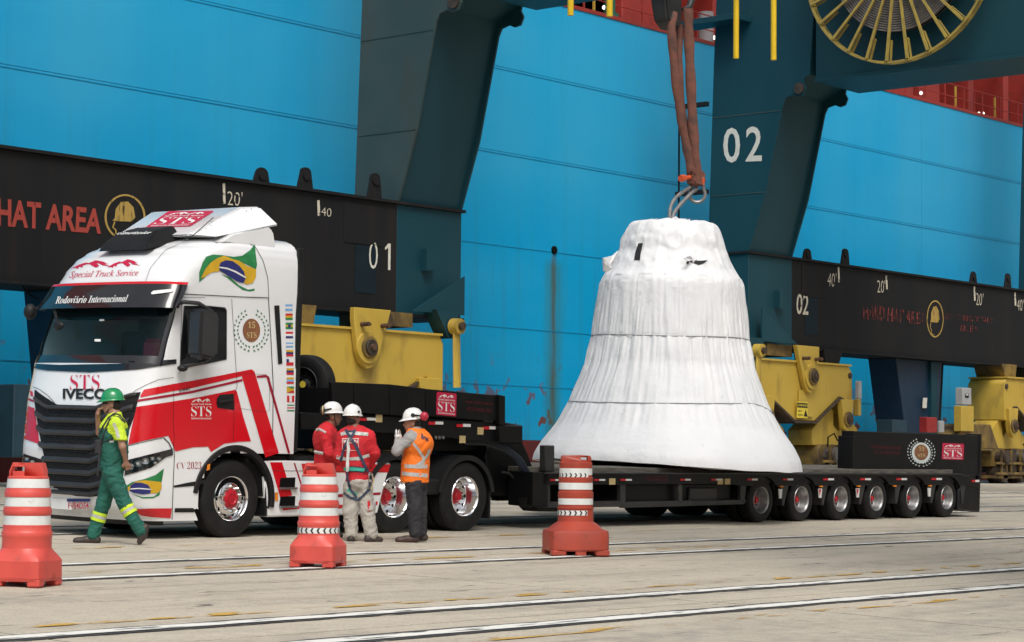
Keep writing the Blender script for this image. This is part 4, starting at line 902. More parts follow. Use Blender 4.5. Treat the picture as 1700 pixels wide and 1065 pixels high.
# far side: mirror; near side: mirror on an arm
def uwprism(pts, w0, w1, name, mat, bev=.03, par=None):
    P = [Lw(x, y, (w0+w1)/2) for x, y in pts]
    return B().prism([(p.x, p.z) for p in P], 'y', w0, w1).build(name, mat, par or T, bev=bev, seg=2)
mir = uwprism([(324, 512), (350, 514), (355, 528), (353, 590), (341, 597), (320, 591), (322, 548)], -.42, -.16, 'mirror', MT['mirrorp'], .04)
B().tube([Lw(300, 503, .0), Lw(305, 501, -.2), Lw(330, 503, -.28), Lw(349, 515, -.28), Lw(356, 535, -.28), Lw(354, 588, -.28), Lw(340, 600, -.28), Lw(310, 607, -.1), Lw(302, 608, 0)], .028, 8).build('mirror_arm', MT['mirrorp'], T)
B().ell(Lw(303, 611, -.1), (.07, .07, .045), 12, 8).build('kerb_mirror', MT['black'], T)
p = Lu(50, 517, 18.75); B().ell(p, (.09, .09, .11), 14, 10).tube([p, p+V((.1, -.25, .12)), V((18.9, 2.35, 3.0))], .025, 8).build('far_mirror', MT['black'], T)
p = Lu(97, 540, 18.35); B().ell(p, (.04, .1, .06), 12, 8).tube([p, Lu(93, 525, 18.4), Lu(90, 512, 18.6)], .022, 8).build('front_mirror', MT['black'], T)
for (a, c) in (((76, 598), (125, 600)), ((180, 600), (222, 600))):
    p0, p1 = Lu(*a, 18.43), Lu(*c, 18.44); B().tube([p0, p1], .014, 6).tube([p1, p1+V((.05, -.03, -.06))], .016, 6).build('wiper', MT['black'], T)
for (x, y) in ((68, 548), (66, 556), (64.5, 563)): poly('sticker', circ(x, y, 2, 2.6, 10), CS, gl, MT['lens'], .01)
for q in (rect(158, 563, 168, 567), rect(166, 530, 174, 533)): poly('sticker', q, CS, gl, MT['white'], .01)
# roof: black air-conditioner, deflector, aerial
def roof(u, w): return kin_h(u)
sp = B(); P = []
for s in (0, 1):
    for (u, w, h) in ((19.42, .48, 4.00), (20.25, .32, 4.45), (20.62, .34, 4.49), (20.74, .06, 4.235), (19.62, .10, 3.98)): P.append((u, w if not s else 2.5-w, h))
sp.add(P, [(0, 1, 6, 5), (1, 2, 7, 6), (2, 3, 8, 7), (0, 4, 3, 2, 1), (5, 6, 7, 8, 9), (0, 5, 9, 4), (4, 9, 8, 3)])
spo = sp.build('roof_deflector', MT['paint'], T, bev=.03, seg=2)
fb = B(); P = []
for w_ in (.085, 2.455): P += [(19.62, w_, 3.90), (20.72, w_, 3.90), (20.66, w_, 4.14), (20.55, w_, 4.22), (19.9, w_, 4.06)]
fb.add(P, [(0, 1, 2, 3, 4), (9, 8, 7, 6, 5)]+[(k, 5+k, 5+(k+1) % 5, (k+1) % 5) for k in range(5)]).build('deflector_base', MT['paint'], T, bev=.03, seg=2)
DS = hitsurf([spo], T)
sts([(280, 350.5), (357, 350), (316, 376), (241, 378)], DS, spo, MT['crimson'], MT['white'], lift=.006)
for (x, y) in ((254, 353), (326, 347.5), (409, 350.5), (417, 347), (342, 379), (350, 374.5)): poly('rivet', circ(x, y, .8, .8, 8), DS, spo, MT['sblack'], .006)
ac = B(); P = []
for s in (-1, 1):
    for (u, a, h) in ((18.95, .50, 3.78), (18.98, .47, 3.86), (19.18, .40, 4.05), (19.52, .38, 4.15), (19.62, .45, 3.96)): P.append((u, WC+s*a-.06, h))
ac.add(P, [(0, 1, 6, 5), (1, 2, 7, 6), (2, 3, 8, 7), (3, 4, 9, 8), (0, 4, 3, 2, 1), (5, 6, 7, 8, 9)])
aco = ac.build('air_conditioner', MT['black'], T, bev=.02, seg=2)
AS = hitsurf([aco], T); text('ROOFTOP' if False else 'climatizador', [(199, 384.5), (255, 383.5), (248, 388.5), (194, 389.5)], AS, aco, MT['white'], 'i', .02)
a = Lw(306, 396, .4); B().tube([a, a+V((.14, 0, .05)), a+V((.5, 0, .33))], .006, 5).cyl(a, a+V((.06, 0, .02)), .02).build('aerial', MT['black'], T)
# wheel arch trim and liner
B().ring(.66, .735, -.03, .12, (WH_U, 0, WH_H), 'y', 40, radians(-8), radians(172)).build('wheel_arch_trim', MT['black'], T, bev=.008)
B().ring(.64, .665, -.0, .9, (WH_U, 0, WH_H), 'y', 40, radians(-10), radians(190)).build('arch_liner', MT['black'], T)
B().ring(.64, .735, 1.6, 2.53, (WH_U, 0, WH_H), 'y', 24, radians(-8), radians(172)).build('wheel_arch_trim', MT['black'], T)
B().box(WH_U+.6, WH_U+.64, .02, .7, .28, .8).build('mud_flap', MT['black'], T)
poly('side_marker', [(343.5, 771), (348, 769.5), (347.5, 779), (342, 781)], sw(-.035), T, MT['amber'], .01)
# side skirt behind the wheel
SK = [(437, 765), (470, 764), (650, 768), (640, 800), (627, 853), (443, 858), (441, 820)]
skr = B().prism([(Lw(x, y, .01).x, Lw(x, y, .01).z) for x, y in SK], 'y', .01, .30).build('side_skirt', MT['paint'], T, bev=.02, seg=2)
skr2 = B().prism([(Lw(x, y, .01).x, Lw(x, y, .01).z) for x, y in SK], 'y', 2.2, 2.49).build('side_skirt', MT['paint'], T, bev=.02)
SS = sw(.01); D2 = lambda n, pts, m_, l=.004: poly(n, pts, SS, skr, MT[m_], l)
D2('red_stripe', [(448, 767), (468, 767), (485, 822), (465, 826)], 'red'); D2('maroon_stripe', [(487, 768), (489.5, 768), (503, 809), (500.5, 810)], 'maroon')
D2('red_stripe', [(500, 769.5), (648, 770.5), (644, 784), (503, 784)], 'red'); D2('red_stripe', [(469, 843), (497, 840), (497, 844), (470, 847)], 'red'); D2('maroon_stripe', [(560, 820), (632, 817), (631, 821), (560, 825)], 'maroon'); D2('maroon_stripe', [(560, 838), (627, 832), (626, 838), (560, 844)], 'red')
for y in (792, 823):
    D2('step_opening', [(465, y+1), (490, y), (489, y+17), (463, y+17)], 'dark', .006)
    a, c = Lw(464, y+18, 0), Lw(492, y+17, 0); B().box(a.x, c.x, -.03, .02, a.z-.015, a.z+.012).build('step_tread', MT['alu'], T)
poly('side_marker', [(456, 817), (461, 817), (461, 831), (456, 831)], SS, skr, MT['amber'], .008)
line('panel_gap', [(452, 781), (560, 782), (640, 783)], .8, SS, skr, MT['seat'], .005)
# rear of the cab: deck plate, chassis, fifth wheel
B().box(UR-.45, 22.6, .1, 2.4, 1.03, 1.09).build('catwalk', MT['black'], T)
for w0 in (.82, 1.58): B().box(19.2, 25.2, w0, w0+.1, .72, 1.0).build('chassis_rail', MT['dark'], T)
B().box(20.7, 22.4, .35, 2.15, .35, .95).build('fuel_tank', MT['dark'], T, bev=.05)
B().lathe([(.48, 1.08), (.5, 1.1), (.5, 1.16), (.1, 1.17)], (23.9, 1.25, 0), 'z', 28).build('fifth_wheel', MT['grease'], T)
B().box(18.8, 19.2, .3, 2.2, .3, .8).build('radiator', MT['dark'], T)

# ------------------------------------------------------------------ wheels
def tyre(par, R, rr, wd, mat=None):
    s = R-rr
    pf = [(rr-.01, .035), (rr+.01, .012), (rr+s*.3, -.006), (rr+s*.62, -.004), (rr+s*.86, .012), (R-.012, .035), (R, .06)]
    t = .06
    n = 5; step = (wd-.12)/n
    for k in range(n):
        pf += [(R, t+.006), (R, t+step-.012)];
        if k < n-1: pf += [(R-.014, t+step-.010), (R-.014, t+step+.001)]
        t += step
    pf += [(R, wd-.055), (R-.015, wd-.03), (rr+s*.6, wd), (rr, wd-.02)]
    return B().lathe(pf, (0, 0, 0), 'y', 56, cap=False).build('tyre', MT['tyre'], par, smooth=28)
def wheel_front(par):
    t = tyre(par, .525, .292, .30)
    r = B().lathe([(.292, .03), (.305, .008), (.298, -.004), (.286, .004), (.276, .03), (.27, .075), (.25, .085), (.235, .05), (.20, .022), (.155, .012), (.13, .012)], ax='y', n=56, cap=False).build('rim', MT['chrome'], par, smooth=50)
    for k in range(10):
        a = 2*pi*k/10; B().lathe([(.001, .047), (.024, .047), (.026, .052)], (.222*cos(a), -.012, .222*sin(a)), 'y', 12).build('hand_hole', MT['dark'], r)
        a += pi/10; B().cyl((.168*cos(a), -.035, .168*sin(a)), (.168*cos(a), .02, .168*sin(a)), .017, n=8).build('wheel_nut', MT['chrome'], r)
    B().lathe([(.0, -.012), (.06, -.012), (.07, -.022), (.085, -.022), (.09, -.008), (.115, -.002), (.125, .004), (.135, .012)], ax='y', n=32, cap=False).build('hub', MT['hub'], par, smooth=40)
def wheel_dish(par, R, rr, wd, rim, depth=.16, hr=.115, hubm='hub'):
    tyre(par, R, rr, wd)
    r = B().lathe([(rr, .03), (rr+.012, .006), (rr+.004, -.004), (rr-.008, .006), (rr-.022, .03), (rr-.03, depth-.02), (rr-.045, depth), (hr+.01, depth)], ax='y', n=48, cap=False).build('rim', MT[rim], par, smooth=50)
    for k in range(10):
        a = 2*pi*k/10; q = rr-.068; B().lathe([(.001, depth-.003), (.022, depth-.003), (.024, depth+.001)], (q*cos(a), 0, q*sin(a)), 'y', 10).build('hand_hole', MT['dark'], r)
        a += pi/10; q = hr+.03; B().cyl((q*cos(a), depth-.05, q*sin(a)), (q*cos(a), depth, q*sin(a)), .014, n=7).build('wheel_nut', MT[rim], r)
    B().lathe([(.0, depth-.085), (hr*.55, depth-.083), (hr*.65, depth-.07), (hr*.72, depth-.045), (hr*.95, depth-.035), (hr, depth-.02), (hr+.012, depth)], ax='y', n=28, cap=False).build('hub', MT[hubm], par, smooth=40)
wf = sub('front_wheel', T, (19.99, .03, .52)); wheel_front(wf)
wd_ = sub('drive_wheel', T, (23.16, .02, .52)); wheel_dish(wd_, .53, .292, .30, 'chrome', .21)
o = dup(wd_, T); o.location = V((24.70, .02, .52))-OFF[T]
for u in (23.16, 24.70):                      # inner tyres of the twin pairs and the far side
    B().lathe([(.2, .36), (.5, .36), (.53, .4), (.53, .62), (.5, .66), (.2, .66)], (u, 0, .52), 'y', 40).build('inner_tyre', MT['tyre'], T)
    B().lathe([(.2, 1.85), (.5, 1.85), (.53, 1.9), (.53, 2.45), (.5, 2.5), (.2, 2.5)], (u, 0, .52), 'y', 40).build('far_tyre', MT['tyre'], T)
    B().cyl((u, .5, .52), (u, 2, .52), .1).build('axle', MT['dark'], T)
B().lathe([(.2, 2.17), (.5, 2.17), (.525, 2.2), (.525, 2.43), (.5, 2.47), (.2, 2.47)], (19.99, 0, .52), 'y', 40).build('far_tyre', MT['tyre'], T)
for u, a0, a1 in ((23.16, 10, 172), (24.70, 8, 172)):
    B().ring(.60, .635, -.0, .62, (u, 0, .50), 'y', 40, radians(a0), radians(a1)).ring(.56, .636, -.012, .008, (u, 0, .50), 'y', 40, radians(a0), radians(a1)).build('mudguard', MT['black'], T)
    B().ring(.60, .635, 1.9, 2.5, (u, 0, .50), 'y', 30, radians(a0), radians(a1)).build('mudguard', MT['black'], T)
a = Lw(503, 842, 0)
B().box(25.28, 25.32, .05, .6, .18, .62).build('mud_flap', MT['black'], T)
for w0 in (.05,): B().box(22.42, 22.62, .03, .5, .45, .62).build('mudguard_skirt', MT['black'], T, bev=.02)
B().box(23.72, 24.14, .02, .55, .55, .78).build('mudguard_skirt', MT['black'], T, bev=.03)

# ================================================================== THE LOWBED TRAILER
TR = thing('lowbed_trailer', (33, 0, 0), 'long black lowbed trailer with a row of red-hubbed twin wheels, carrying the wrapped bell', 'trailer', tilt=True)
def side(pts, w0, w1, name, mat, bev=.01, par=None, px=True):
    P = [(Lw(x, y, w0).x, Lw(x, y, w0).z) for x, y in pts] if px else pts
    return B().prism(P, 'y', w0, w1).build(name, MT[mat], par or TR, bev=bev)
WU = [32.73, 34.05, 35.40, 36.70, 38.08, 39.45]
RW = 2.95                      # deck width
# outer rail with an arch over every wheel
top_ = .87
P = [(26.5, .87), (39.9, .87), (40.72, .72), (40.72, .60), (40.1, .66)]
for u in reversed(WU):
    P += [(u+.56, .655)]+[(u+.47*cos(a), .36+.47*sin(a)) for a in np.linspace(radians(40), radians(140), 9)]+[(u-.56, .655)]
P += [(32.0, .66), (31.6, .69), (26.5, .69)]
for w0, w1 in ((.0, .05), (RW-.05, RW)): side(P, w0, w1, 'side_rail', 'steelblk', .006, px=False)
for w0, w1 in ((-.03, 0), ): B().box(26.5, 39.9, -.035, .05, .862, .885).build('rail_cap', MT['greyblk'], TR)
B().box(26.5, 40.6, .05, RW-.05, .70, .83).build('deck_frame', MT['steelblk'], TR, smooth=0)
for k in range(9):
    w0 = .25+k*.28; B().box(26.3 if k < 9 else 0, 40.0, w0, w0+.268, .83, .955+.004*(k % 3)).build('deck_plank', MT['plank'], TR, bev=.004)
for k in range(26): B().box(26.7+k*.52, 26.78+k*.52, .05, .24, .83, .885).build('outrigger', MT['greyblk'], TR)
# front frame, lower guard and tool boxes
side([(885, 783), (910, 784), (910, 843), (884, 840)], .0, .5, 'front_bolster', 'steelblk')
side([(908, 833), (1033, 831), (1033, 841), (908, 843)], .02, .1, 'guard_beam', 'greyblk'); side([(1033, 833), (1240, 829), (1236, 837), (1033, 843)], .02, .1, 'guard_beam', 'greyblk')
for a in ((906, 914), (1030, 1039), (1127, 1133)): side([(a[0], 803), (a[1], 803), (a[1], 835), (a[0], 835)], .02, .1, 'guard_post', 'greyblk')
side([(1230, 803), (1240, 803), (1236, 835), (1229, 832)], .02, .1, 'guard_post', 'greyblk')
B().box(28.6, 31.9, .15, 2.8, .32, .69).build('tool_box', MT['steelblk'], TR, bev=.02); B().box(30.6, 31.4, .1, .15, .36, .62).build('box_door', MT['greyblk'], TR, bev=.01)
B().box(26.5, 40.5, .9, 1.05, .4, .7).box(26.5, 40.5, 1.9, 2.05, .4, .7).build('main_beam', MT['dark'], TR)
st = side([(905, 739), (921, 739), (921, 783), (905, 782)], .10, .22, 'stake_post', 'greyblk', .012)
# wheels: twins on both sides
w0 = sub('wheel', TR, (WU[0], .06, .40)); wheel_dish(w0, .40, .232, .27, 'alu', .17, .082)
for u in WU[1:]: o = dup(w0, TR); o.location = V((u, .06, .40))-OFF[TR]
for u in WU:
    B().lathe([(.2, .37), (.38, .37), (.40, .4), (.40, .58), (.38, .62), (.2, .62)], (u, 0, .40), 'y', 36).build('inner_tyre', MT['tyre'], TR)
    B().lathe([(.2, 2.3), (.38, 2.3), (.40, 2.33), (.40, 2.86), (.38, 2.9), (.2, 2.9)], (u, 0, .40), 'y', 36).build('far_tyre', MT['tyre'], TR)
    B().cyl((u, .5, .40), (u, 2.4, .40), .09).build('axle', MT['dark'], TR)
    B().ring(.42, .44, .05, .6, (u, 0, .40), 'y', 20, radians(25), radians(155)).build('wheel_arch', MT['steelblk'], TR)
for i in range(5):
    u = (WU[i]+WU[i+1])/2
    B().prism([(u-.05, .66), (u+.17, .66), (u+.03, .30), (u-.03, .30)], 'y', .03, .30).build('mud_flap', MT['greyblk'], TR, bev=.006)
    if i != 3: B().prism([(u-.20, .60), (u-.08, .60), (u-.10, .43), (u-.17, .43)], 'y', .0, .02).build('flap_tag', MT['reflw'], TR)
    if i in (1, 2): B().prism([(u-.195, .59), (u-.12, .59), (u-.165, .47)], 'y', -.004, .0).build('flap_tag', MT['reflr'], TR)
    B().box(u-.16, u-.07, -.01, .03, .63, .655).build('marker_lamp', MT['amber'], TR)
B().prism([(39.92, .66), (40.15, .66), (40.06, .28), (40.0, .28)], 'y', .03, .3).build('mud_flap', MT['greyblk'], TR)
side([(1598, 803), (1628, 806), (1627, 850), (1590, 845), (1592, 812)], .04, .9, 'rear_bumper', 'steelblk', .02)
B().box(40.1, 40.7, 2.1, RW, .1, .6).box(40.55, 40.7, .5, 2.5, .15, .75).build('tail_beam', MT['steelblk'], TR)
def refl(x, y, wpx=16, hpx=5.5, w=-.002, par=None, red=True):
    a, c = Lw(x, y, w), Lw(x+wpx, y, w); hh = hpx*.0052*(a.x/30); m_ = a.x*.55+c.x*.45
    r_ = B().box(a.x, m_, w-.012, w, a.z-hh, a.z+hh).build('reflector', MT['reflr'], par or TR); B().box(m_, c.x, w-.012, w, c.z-hh, c.z+hh).build('reflector', MT['reflw'], par or TR)
for x in (913, 986, 1030, 1129, 1180, 1240, 1299, 1366.5, 1428, 1488, 1546): refl(x, 796.5 - .0028*(x-913), 17 if x > 1100 else 18, 2.9)
refl(1613, 798, 12, 3, -.003)
for x in (1011, 1191, 1203): a = Lw(x, 799, -.003); B().box(a.x, a.x+.16, -.012, -.003, a.z-.05, a.z+.05).build('aged_label', MT['yellowish'], TR)
text('www.stsbr.com.br', [(1071, 788.5), (1108, 788.5), (1108, 792), (1071, 792)], sw(-.0), TR, MT['fmaroon'], 'b', 0, .004)
text('+55 11 99645-1545', [(1073, 794), (1107, 794), (1107, 797.5), (1073, 797.5)], sw(-.0), TR, MT['fmaroon'], 'b', 0, .004)
# tall side board at the rear
rb = side([(1417, 715), (1628, 722), (1628, 790), (1417, 778)], .35, .62, 'rear_side_board', 'steelblk', .012)
B().box(Lw(1417, 715, .33).x-.02, Lw(1417, 715, .33).x+.08, .32, .66, .87, 1.58).build('board_post', MT['steelblk'], TR, bev=.01)
ue_ = Lw(1628, 722, .35).x; B().box(ue_-.06, ue_+.02, .33, .66, .75, Lw(1628, 722, .35).z+.02).build('board_post', MT['steelblk'], TR, bev=.01); B().box(36.35, 40.55, .33, .35, 1.53, 1.6).build('board_cap', MT['greyblk'], TR) if False else None
R2 = sw(.35)
text('WWW.STSBR.COM.BR', [(1446, 739), (1496, 741), (1496, 746), (1446, 744)], R2, rb, MT['fmaroon'], 'b', 0, .006)
text('+55 11 99645-1545', [(1450, 748), (1493, 749.5), (1493, 754), (1450, 752.5)], R2, rb, MT['fmaroon'], 'b', 0, .006)
wq = [(1506, 726), (1552, 727), (1552, 775), (1506, 774)]
poly('medallion_ground', circ(.5, .52, .34, .36, 28), R2, rb, MT['wreath'], .005, None, wq); wreath(wq, R2, rb, MT['wreath'], .006)
sts([(1564, 735), (1600, 736.5), (1599, 763), (1563, 762)], R2, rb, MT['crimson'], MT['white'], lift=.006)
# gooseneck: side boards, rail, arm down to the bed
gb = side([(707, 645), (838, 657), (838, 700), (707, 690)], .05, .12, 'gooseneck_board', 'steelblk', .008)
for a, c in (((551, 633.5), (587, 635, 684, 681)), ((588, 635), (646, 637.5, 688, 684)), ((647, 637.5), (706, 644.5, 693, 688))):
    side([a, (c[0], c[1]), (c[0], c[2]), (a[0], c[3])], .04, .11, 'gooseneck_board', 'steelblk', .008)
side([(829, 655), (839, 657), (839, 706), (829, 704)], .0, .14, 'board_post', 'steelblk', .006)
gr2 = side([(500, 684), (707, 694), (838, 702), (868, 706), (868, 737), (838, 735), (800, 733), (700, 722), (500, 712)], .10, .30, 'gooseneck_rail', 'steelblk', .01)
side([(500, 640), (868, 706), (868, 737), (500, 712)], 2.6, 2.8, 'gooseneck_rail', 'steelblk', .01)
B().box(22.0, 25.4, .3, 2.7, 1.62, 2.05).build('ballast_tray', MT['dark'], TR); B().box(22.3, 25.9, .75, 1.85, 1.18, 1.62).build('gooseneck_beam', MT['steelblk'], TR, bev=.02)
gs = sw(.05)
sts([(724.5, 650), (757.5, 653), (756.5, 691), (723.5, 688)], gs, gb, MT['crimson'], MT['white'], lift=.006)
text('www.stsbr.com.br', [(772, 663), (818, 667), (818, 672.5), (772, 669)], gs, gb, MT['fmaroon'], 'b', 0, .006)
text('+55 11 99645-1545', [(774, 675), (816, 678.5), (816, 684.5), (774, 681)], gs, gb, MT['fmaroon'], 'b', 0, .006)
for x, y, wq_ in ((595, 695.5, 29), (711, 702, 24), (757.5, 706, 23), (801.5, 710, 22)): refl(x, y, wq_, 5.2, .098)
for x, y in ((624, 694), (793, 715), (763, 729)): a = Lw(x, y, .09); B().box(a.x, a.x+.13, .085, .098, a.z-.055, a.z+.055).build('aged_label', MT['yellowish'], TR)
for x in (723.5, 729.5, 735.5): a = Lw(x, 726, .09); B().lathe([(.001, .08), (.026, .08), (.028, .098)], (a.x, 0, a.z), 'y', 12).build('port_cap', MT['steel'], TR)
side([(812, 733), (868, 733), (876, 750), (888, 783), (888, 824), (818, 822), (806, 760)], .55, 2.3, 'neck_arm', 'steelblk', .02)
side([(830, 706), (868, 706), (868, 735), (830, 733)], .0, .2, 'neck_step', 'steelblk', .01)
for k in range(4):
    o_ = k*2.2
    B().tube([Lw(770, 728+o_, .35), Lw(805, 729+o_, .3), Lw(838, 741+o_, .28), Lw(862-o_, 760, .26), Lw(876-o_, 782, .26), Lw(880-o_, 805, .28), Lw(878-o_, 826, .3)], .038, 8).build('hydraulic_hose', M('blue_black_hose', (.012, .02, .035), .5), TR)
B().tube([Lw(832, 783, .4), Lw(846, 786, .4), Lw(862, 803, .4), Lw(868, 818, .4)], .02, 6).tube([Lw(860, 786, .4), Lw(870, 805, .4)], .012, 6).build('air_line', MT['greyblk'], TR)
side([(872, 826), (884, 826), (884, 843), (876, 843)], .1, .25, 'support_leg', 'steelblk'); side([(884, 836), (924, 838), (930, 849), (896, 849)], .15, .5, 'support_foot', 'steelblk')
# spare wheel held upright in the gooseneck front
spw = sub('spare_wheel', TR, (22.15, .97, 2.1)); spw.rotation_euler = (0, 0, radians(-90)+.25)
wheel_dish(spw, .43, .24, .28, 'greyblk', .12, .09, 'greyblk'); B().lathe([(.0, .02), (.05, .02)], ax='y', n=16, cap=False).build('hub_label', MT['signy'], spw)
poly('tyre_label', [(533, 598), (539, 604), (541, 612), (535, 606)], slu(22.3), TR, MT['white'], -.1) if False else None
B().box(22.1, 22.5, .7, 1.25, 1.62, 1.70).build('spare_carrier', MT['greyblk'], TR)

# ================================================================== THE WRAPPED BELL
from mathutils import noise as MN
BU = 31.84
bell = thing('wrapped_bell', (BU, 1.5, .9), 'giant bell-shaped load wrapped in wrinkled white sheeting, standing on the lowbed', 'wrapped load', tilt=True)
BP = [(.93, 2.40), (1.02, 2.39), (1.12, 2.36), (1.36, 2.235), (1.68, 1.99), (2.09, 1.765), (2.4, 1.64), (2.76, 1.50), (3.23, 1.405), (3.6, 1.36), (3.8, 1.335), (4.0, 1.315), (4.2, 1.29), (4.28, 1.26), (4.45, 1.12), (4.6, 1.04), (4.78, .945), (4.95, .92), (5.08, .88), (5.2, .83), (5.28, .78), (5.315, .70), (5.33, .5), (5.32, .2), (5.30, .01)]
NA, arc = 420, []
acc = 0; dense = []
for a, c in zip(BP, BP[1:]):
    k = max(1, int(math.dist(a, c)/.022))
    for j in range(k): t = j/k; dense.append((a[0]*(1-t)+c[0]*t, a[1]*(1-t)+c[1]*t))
dense.append(BP[-1])
ds = np.array(dense); 
for _ in range(6): ds[1:-1] = (ds[:-2]+2*ds[1:-1]+ds[2:])/4
def rope2h(th): x = cos(th); return 2.10-.06*max(0, -x)-.36*max(0, x)**1.3     # x > 0 is to the rear of the trailer
vs = []
nr = len(ds)
for j, (h, r) in enumerate(ds):
    for k in range(NA):
        th = 2*pi*k/NA; cx, cy = cos(th), sin(th)
        d1 = abs(h-3.23); d2 = abs(h-rope2h(th))
        if h > 4.3: A = .006
        elif h > 3.23: A = .010+.030*math.exp(-((d1-.25)/.35)**2)
        elif h > rope2h(th): A = .012+.036*math.exp(-((d1-.28)/.4)**2)+.018*math.exp(-((d2-.2)/.25)**2)
        else: A = .003+.020*math.exp(-((d2-.16)/.24)**2)
        q = V((cx*12, cy*12, h*.45)); n1 = 1-abs(MN.noise(q))*2.6; n2 = 1-abs(MN.noise(V((cx*26+5, cy*26, h*.8))))*2.4
        q3 = V((cx*r*2.2, cy*r*2.2, h*2.2)); n3 = MN.noise(q3*1.6)+.5*MN.noise(q3*4.1)
        d = .78*A*(.45*n1+.75*n2-.3)+(.010*(1-abs(MN.noise(V((cx*4.5+2, cy*4.5, h*.35))))*3) if h < 4.2 else 0)+(.007 if h < 4.2 else .022)*n3
        if h > 4.3: n4 = 1-abs(MN.noise(V((cx*3+7, cy*3, h*2.4))))*3; d += .020*n4*min(1, (5.3-h)*3)
        for dd, ww, am in ((d1, .02, .028), (d2, .018, .016)): d -= .28*am*math.exp(-(dd/ww)**2)
        if 4.05 < h < 4.3: d += .012*MN.noise(V((cx*12, cy*12, 0)))
        rr = max(.005, r+d*min(1, r/.5)); hh = h
        if h < 1.4: hh += (.12*max(0, -cx)**1.5+.02*MN.noise(V((cx*4, cy*4, 3))))*(1.4-h)/.47
        if h > 5.15: hh += .035*MN.noise(V((cx*r*5, cy*r*5, 1.3)))
        vs.append((BU+rr*cx, 1.5+rr*cy, hh))
fs = [(j*NA+k, j*NA+(k+1) % NA, (j+1)*NA+(k+1) % NA, (j+1)*NA+k) for j in range(nr-1) for k in range(NA)]
bm_ = B().add(vs, fs+[tuple(range(NA))[::-1]]).build('sheeting', MT['wrap'], bell, fix=False, smooth=70)
BS = hitsurf([bm_], bell)
for hf, off in ((lambda t: 3.23+.012*sin(3*t), 1.405), (rope2h, None)):
    pts = []
    for k in range(121):
        t = 2*pi*k/120; h = hf(t); r = np.interp(h, ds[:, 0][:nr-40], ds[:, 1][:nr-40])+.010; pts.append((BU+r*cos(t), 1.5+r*sin(t), h))
    B().tube(pts, .008, 5, caps=False).build('cord', MT['rope'], bell)
poly('tear', [(1060, 404), (1068, 403), (1064, 422), (1063, 432), (1053, 432), (1055, 420)], BS, bell, MT['tear'], .012, 4)
poly('tear', [(1145, 432), (1152, 433), (1163, 433), (1174, 432), (1168, 437), (1160, 440), (1152, 437), (1144, 434)], BS, bell, MT['tear'], .014, 4)
poly('tear', [(1139, 435), (1143, 432), (1144, 437), (1140, 439)], BS, bell, MT['tear'], .014, 4)
for tri in ([(1002, 428), (1018, 424), (1027, 416), (1020, 436), (1012, 440), (1003, 450)], [(1004, 436), (1014, 432), (1016, 446), (1006, 452)], [(1150, 434), (1156, 430), (1162, 437), (1157, 442)], [(1136, 428), (1146, 424), (1152, 431), (1142, 433)]):
    c_ = BS(1032, 430)[0] if tri[0][0] < 1100 else BS(1150, 434)[0]
    pts = []
    for i, (x, y) in enumerate(tri):
        pts.append(Lw(x, y, (1.25+.05*(i % 2)) if x < 1100 else c_.y-.02-.03*(i % 2)))
    b = B(); n = len(pts); b.add(pts+[p+V((0, .025, 0)) for p in pts], [tuple(range(n)), tuple(range(2*n-1, n-1, -1))]+[(i, n+i, n+(i+1) % n, (i+1) % n) for i in range(n)]); b.build('torn_flap', MT['wrap'], bell, smooth=0)
for k in range(9):      # crumpled sheet ends on top
    a = random.uniform(0, 2*pi); r = random.uniform(.2, .62); c = V((BU+r*cos(a), 1.5+r*sin(a), 5.32)); b = B()
    P = [c+V((random.uniform(-.16, .16), random.uniform(-.16, .16), random.uniform(-.05, .07))) for _ in range(4)]
    b.add(P+[p-V((0, 0, .05)) for p in P], [(0, 1, 2, 3), (7, 6, 5, 4), (0, 4, 5, 1), (1, 5, 6, 2), (2, 6, 7, 3), (3, 7, 4, 0)]); b.build('sheet_end', MT['wrap'], bell, smooth=60)

# ------------------------------------------------------------------ hook, slings, shackle, wire rope, spreader
VH = 23.05
W = lambda x, y, dv=0: Pv(x, y, VH+dv)
def soft(pts, r, name, mat, label, cat, group=None, n=12, fl=.6, parent=None):
    b = B(); P = []
    for a, c in zip(pts, pts[1:]):
        for j in range(6): P.append(a.lerp(c, j/6))
    P.append(pts[-1]); Q = [p.copy() for p in P]
    for _ in range(6):
        for i in range(1, len(P)-1): Q[i] = (P[i-1]+P[i]*2+P[i+1])/4
        P = [q.copy() for q in Q]
    rs = [r*(1+.10*sin(i*.9)+.06*random.random()) for i in range(len(P))]
    b.tube(P, rs, n, flat=fl, up=(.643, -.766, 0)); o = b.build(name, mat, parent); o.data.update()
    return tag(o, label, cat, group) if label else o
hk = thing('crane_hook', W(1120, 20), 'black crane hook block holding the brown slings at the top', 'crane hook')
b = B(); prof = [(1104, 0), (1103, -60), (1136, -60), (1134, 10), (1134, 40), (1128, 48), (1118, 45), (1109, 32)]
P = [W(*p) for p in prof]; n = len(P); dd = V((0, .34, 0)); b.add(P+[p+dd for p in P], [tuple(range(n)), tuple(range(2*n-1, n-1, -1))]+[(i, n+i, n+(i+1) % n, (i+1) % n) for i in range(n)]); b.build('hook_block', MT['hook'], hk, bev=.05, seg=3)
B().tube([W(1134, -40, .15), W(1146, -30, .15), W(1150, -5, .15), W(1144, 12, .15), W(1134, 16, .15)], [.07, .08, .07, .06, .04], 12).build('hook', MT['hook'], hk)
q_ = W(1120, -55, .15)
for s in (-.12, .12): B().cyl(q_+V((s, 0, 0)), q_+V((s, 0, 26)), .025, n=8).build('hoist_rope', MT['wire'], hk)
SG = 'brown round slings under the hook'
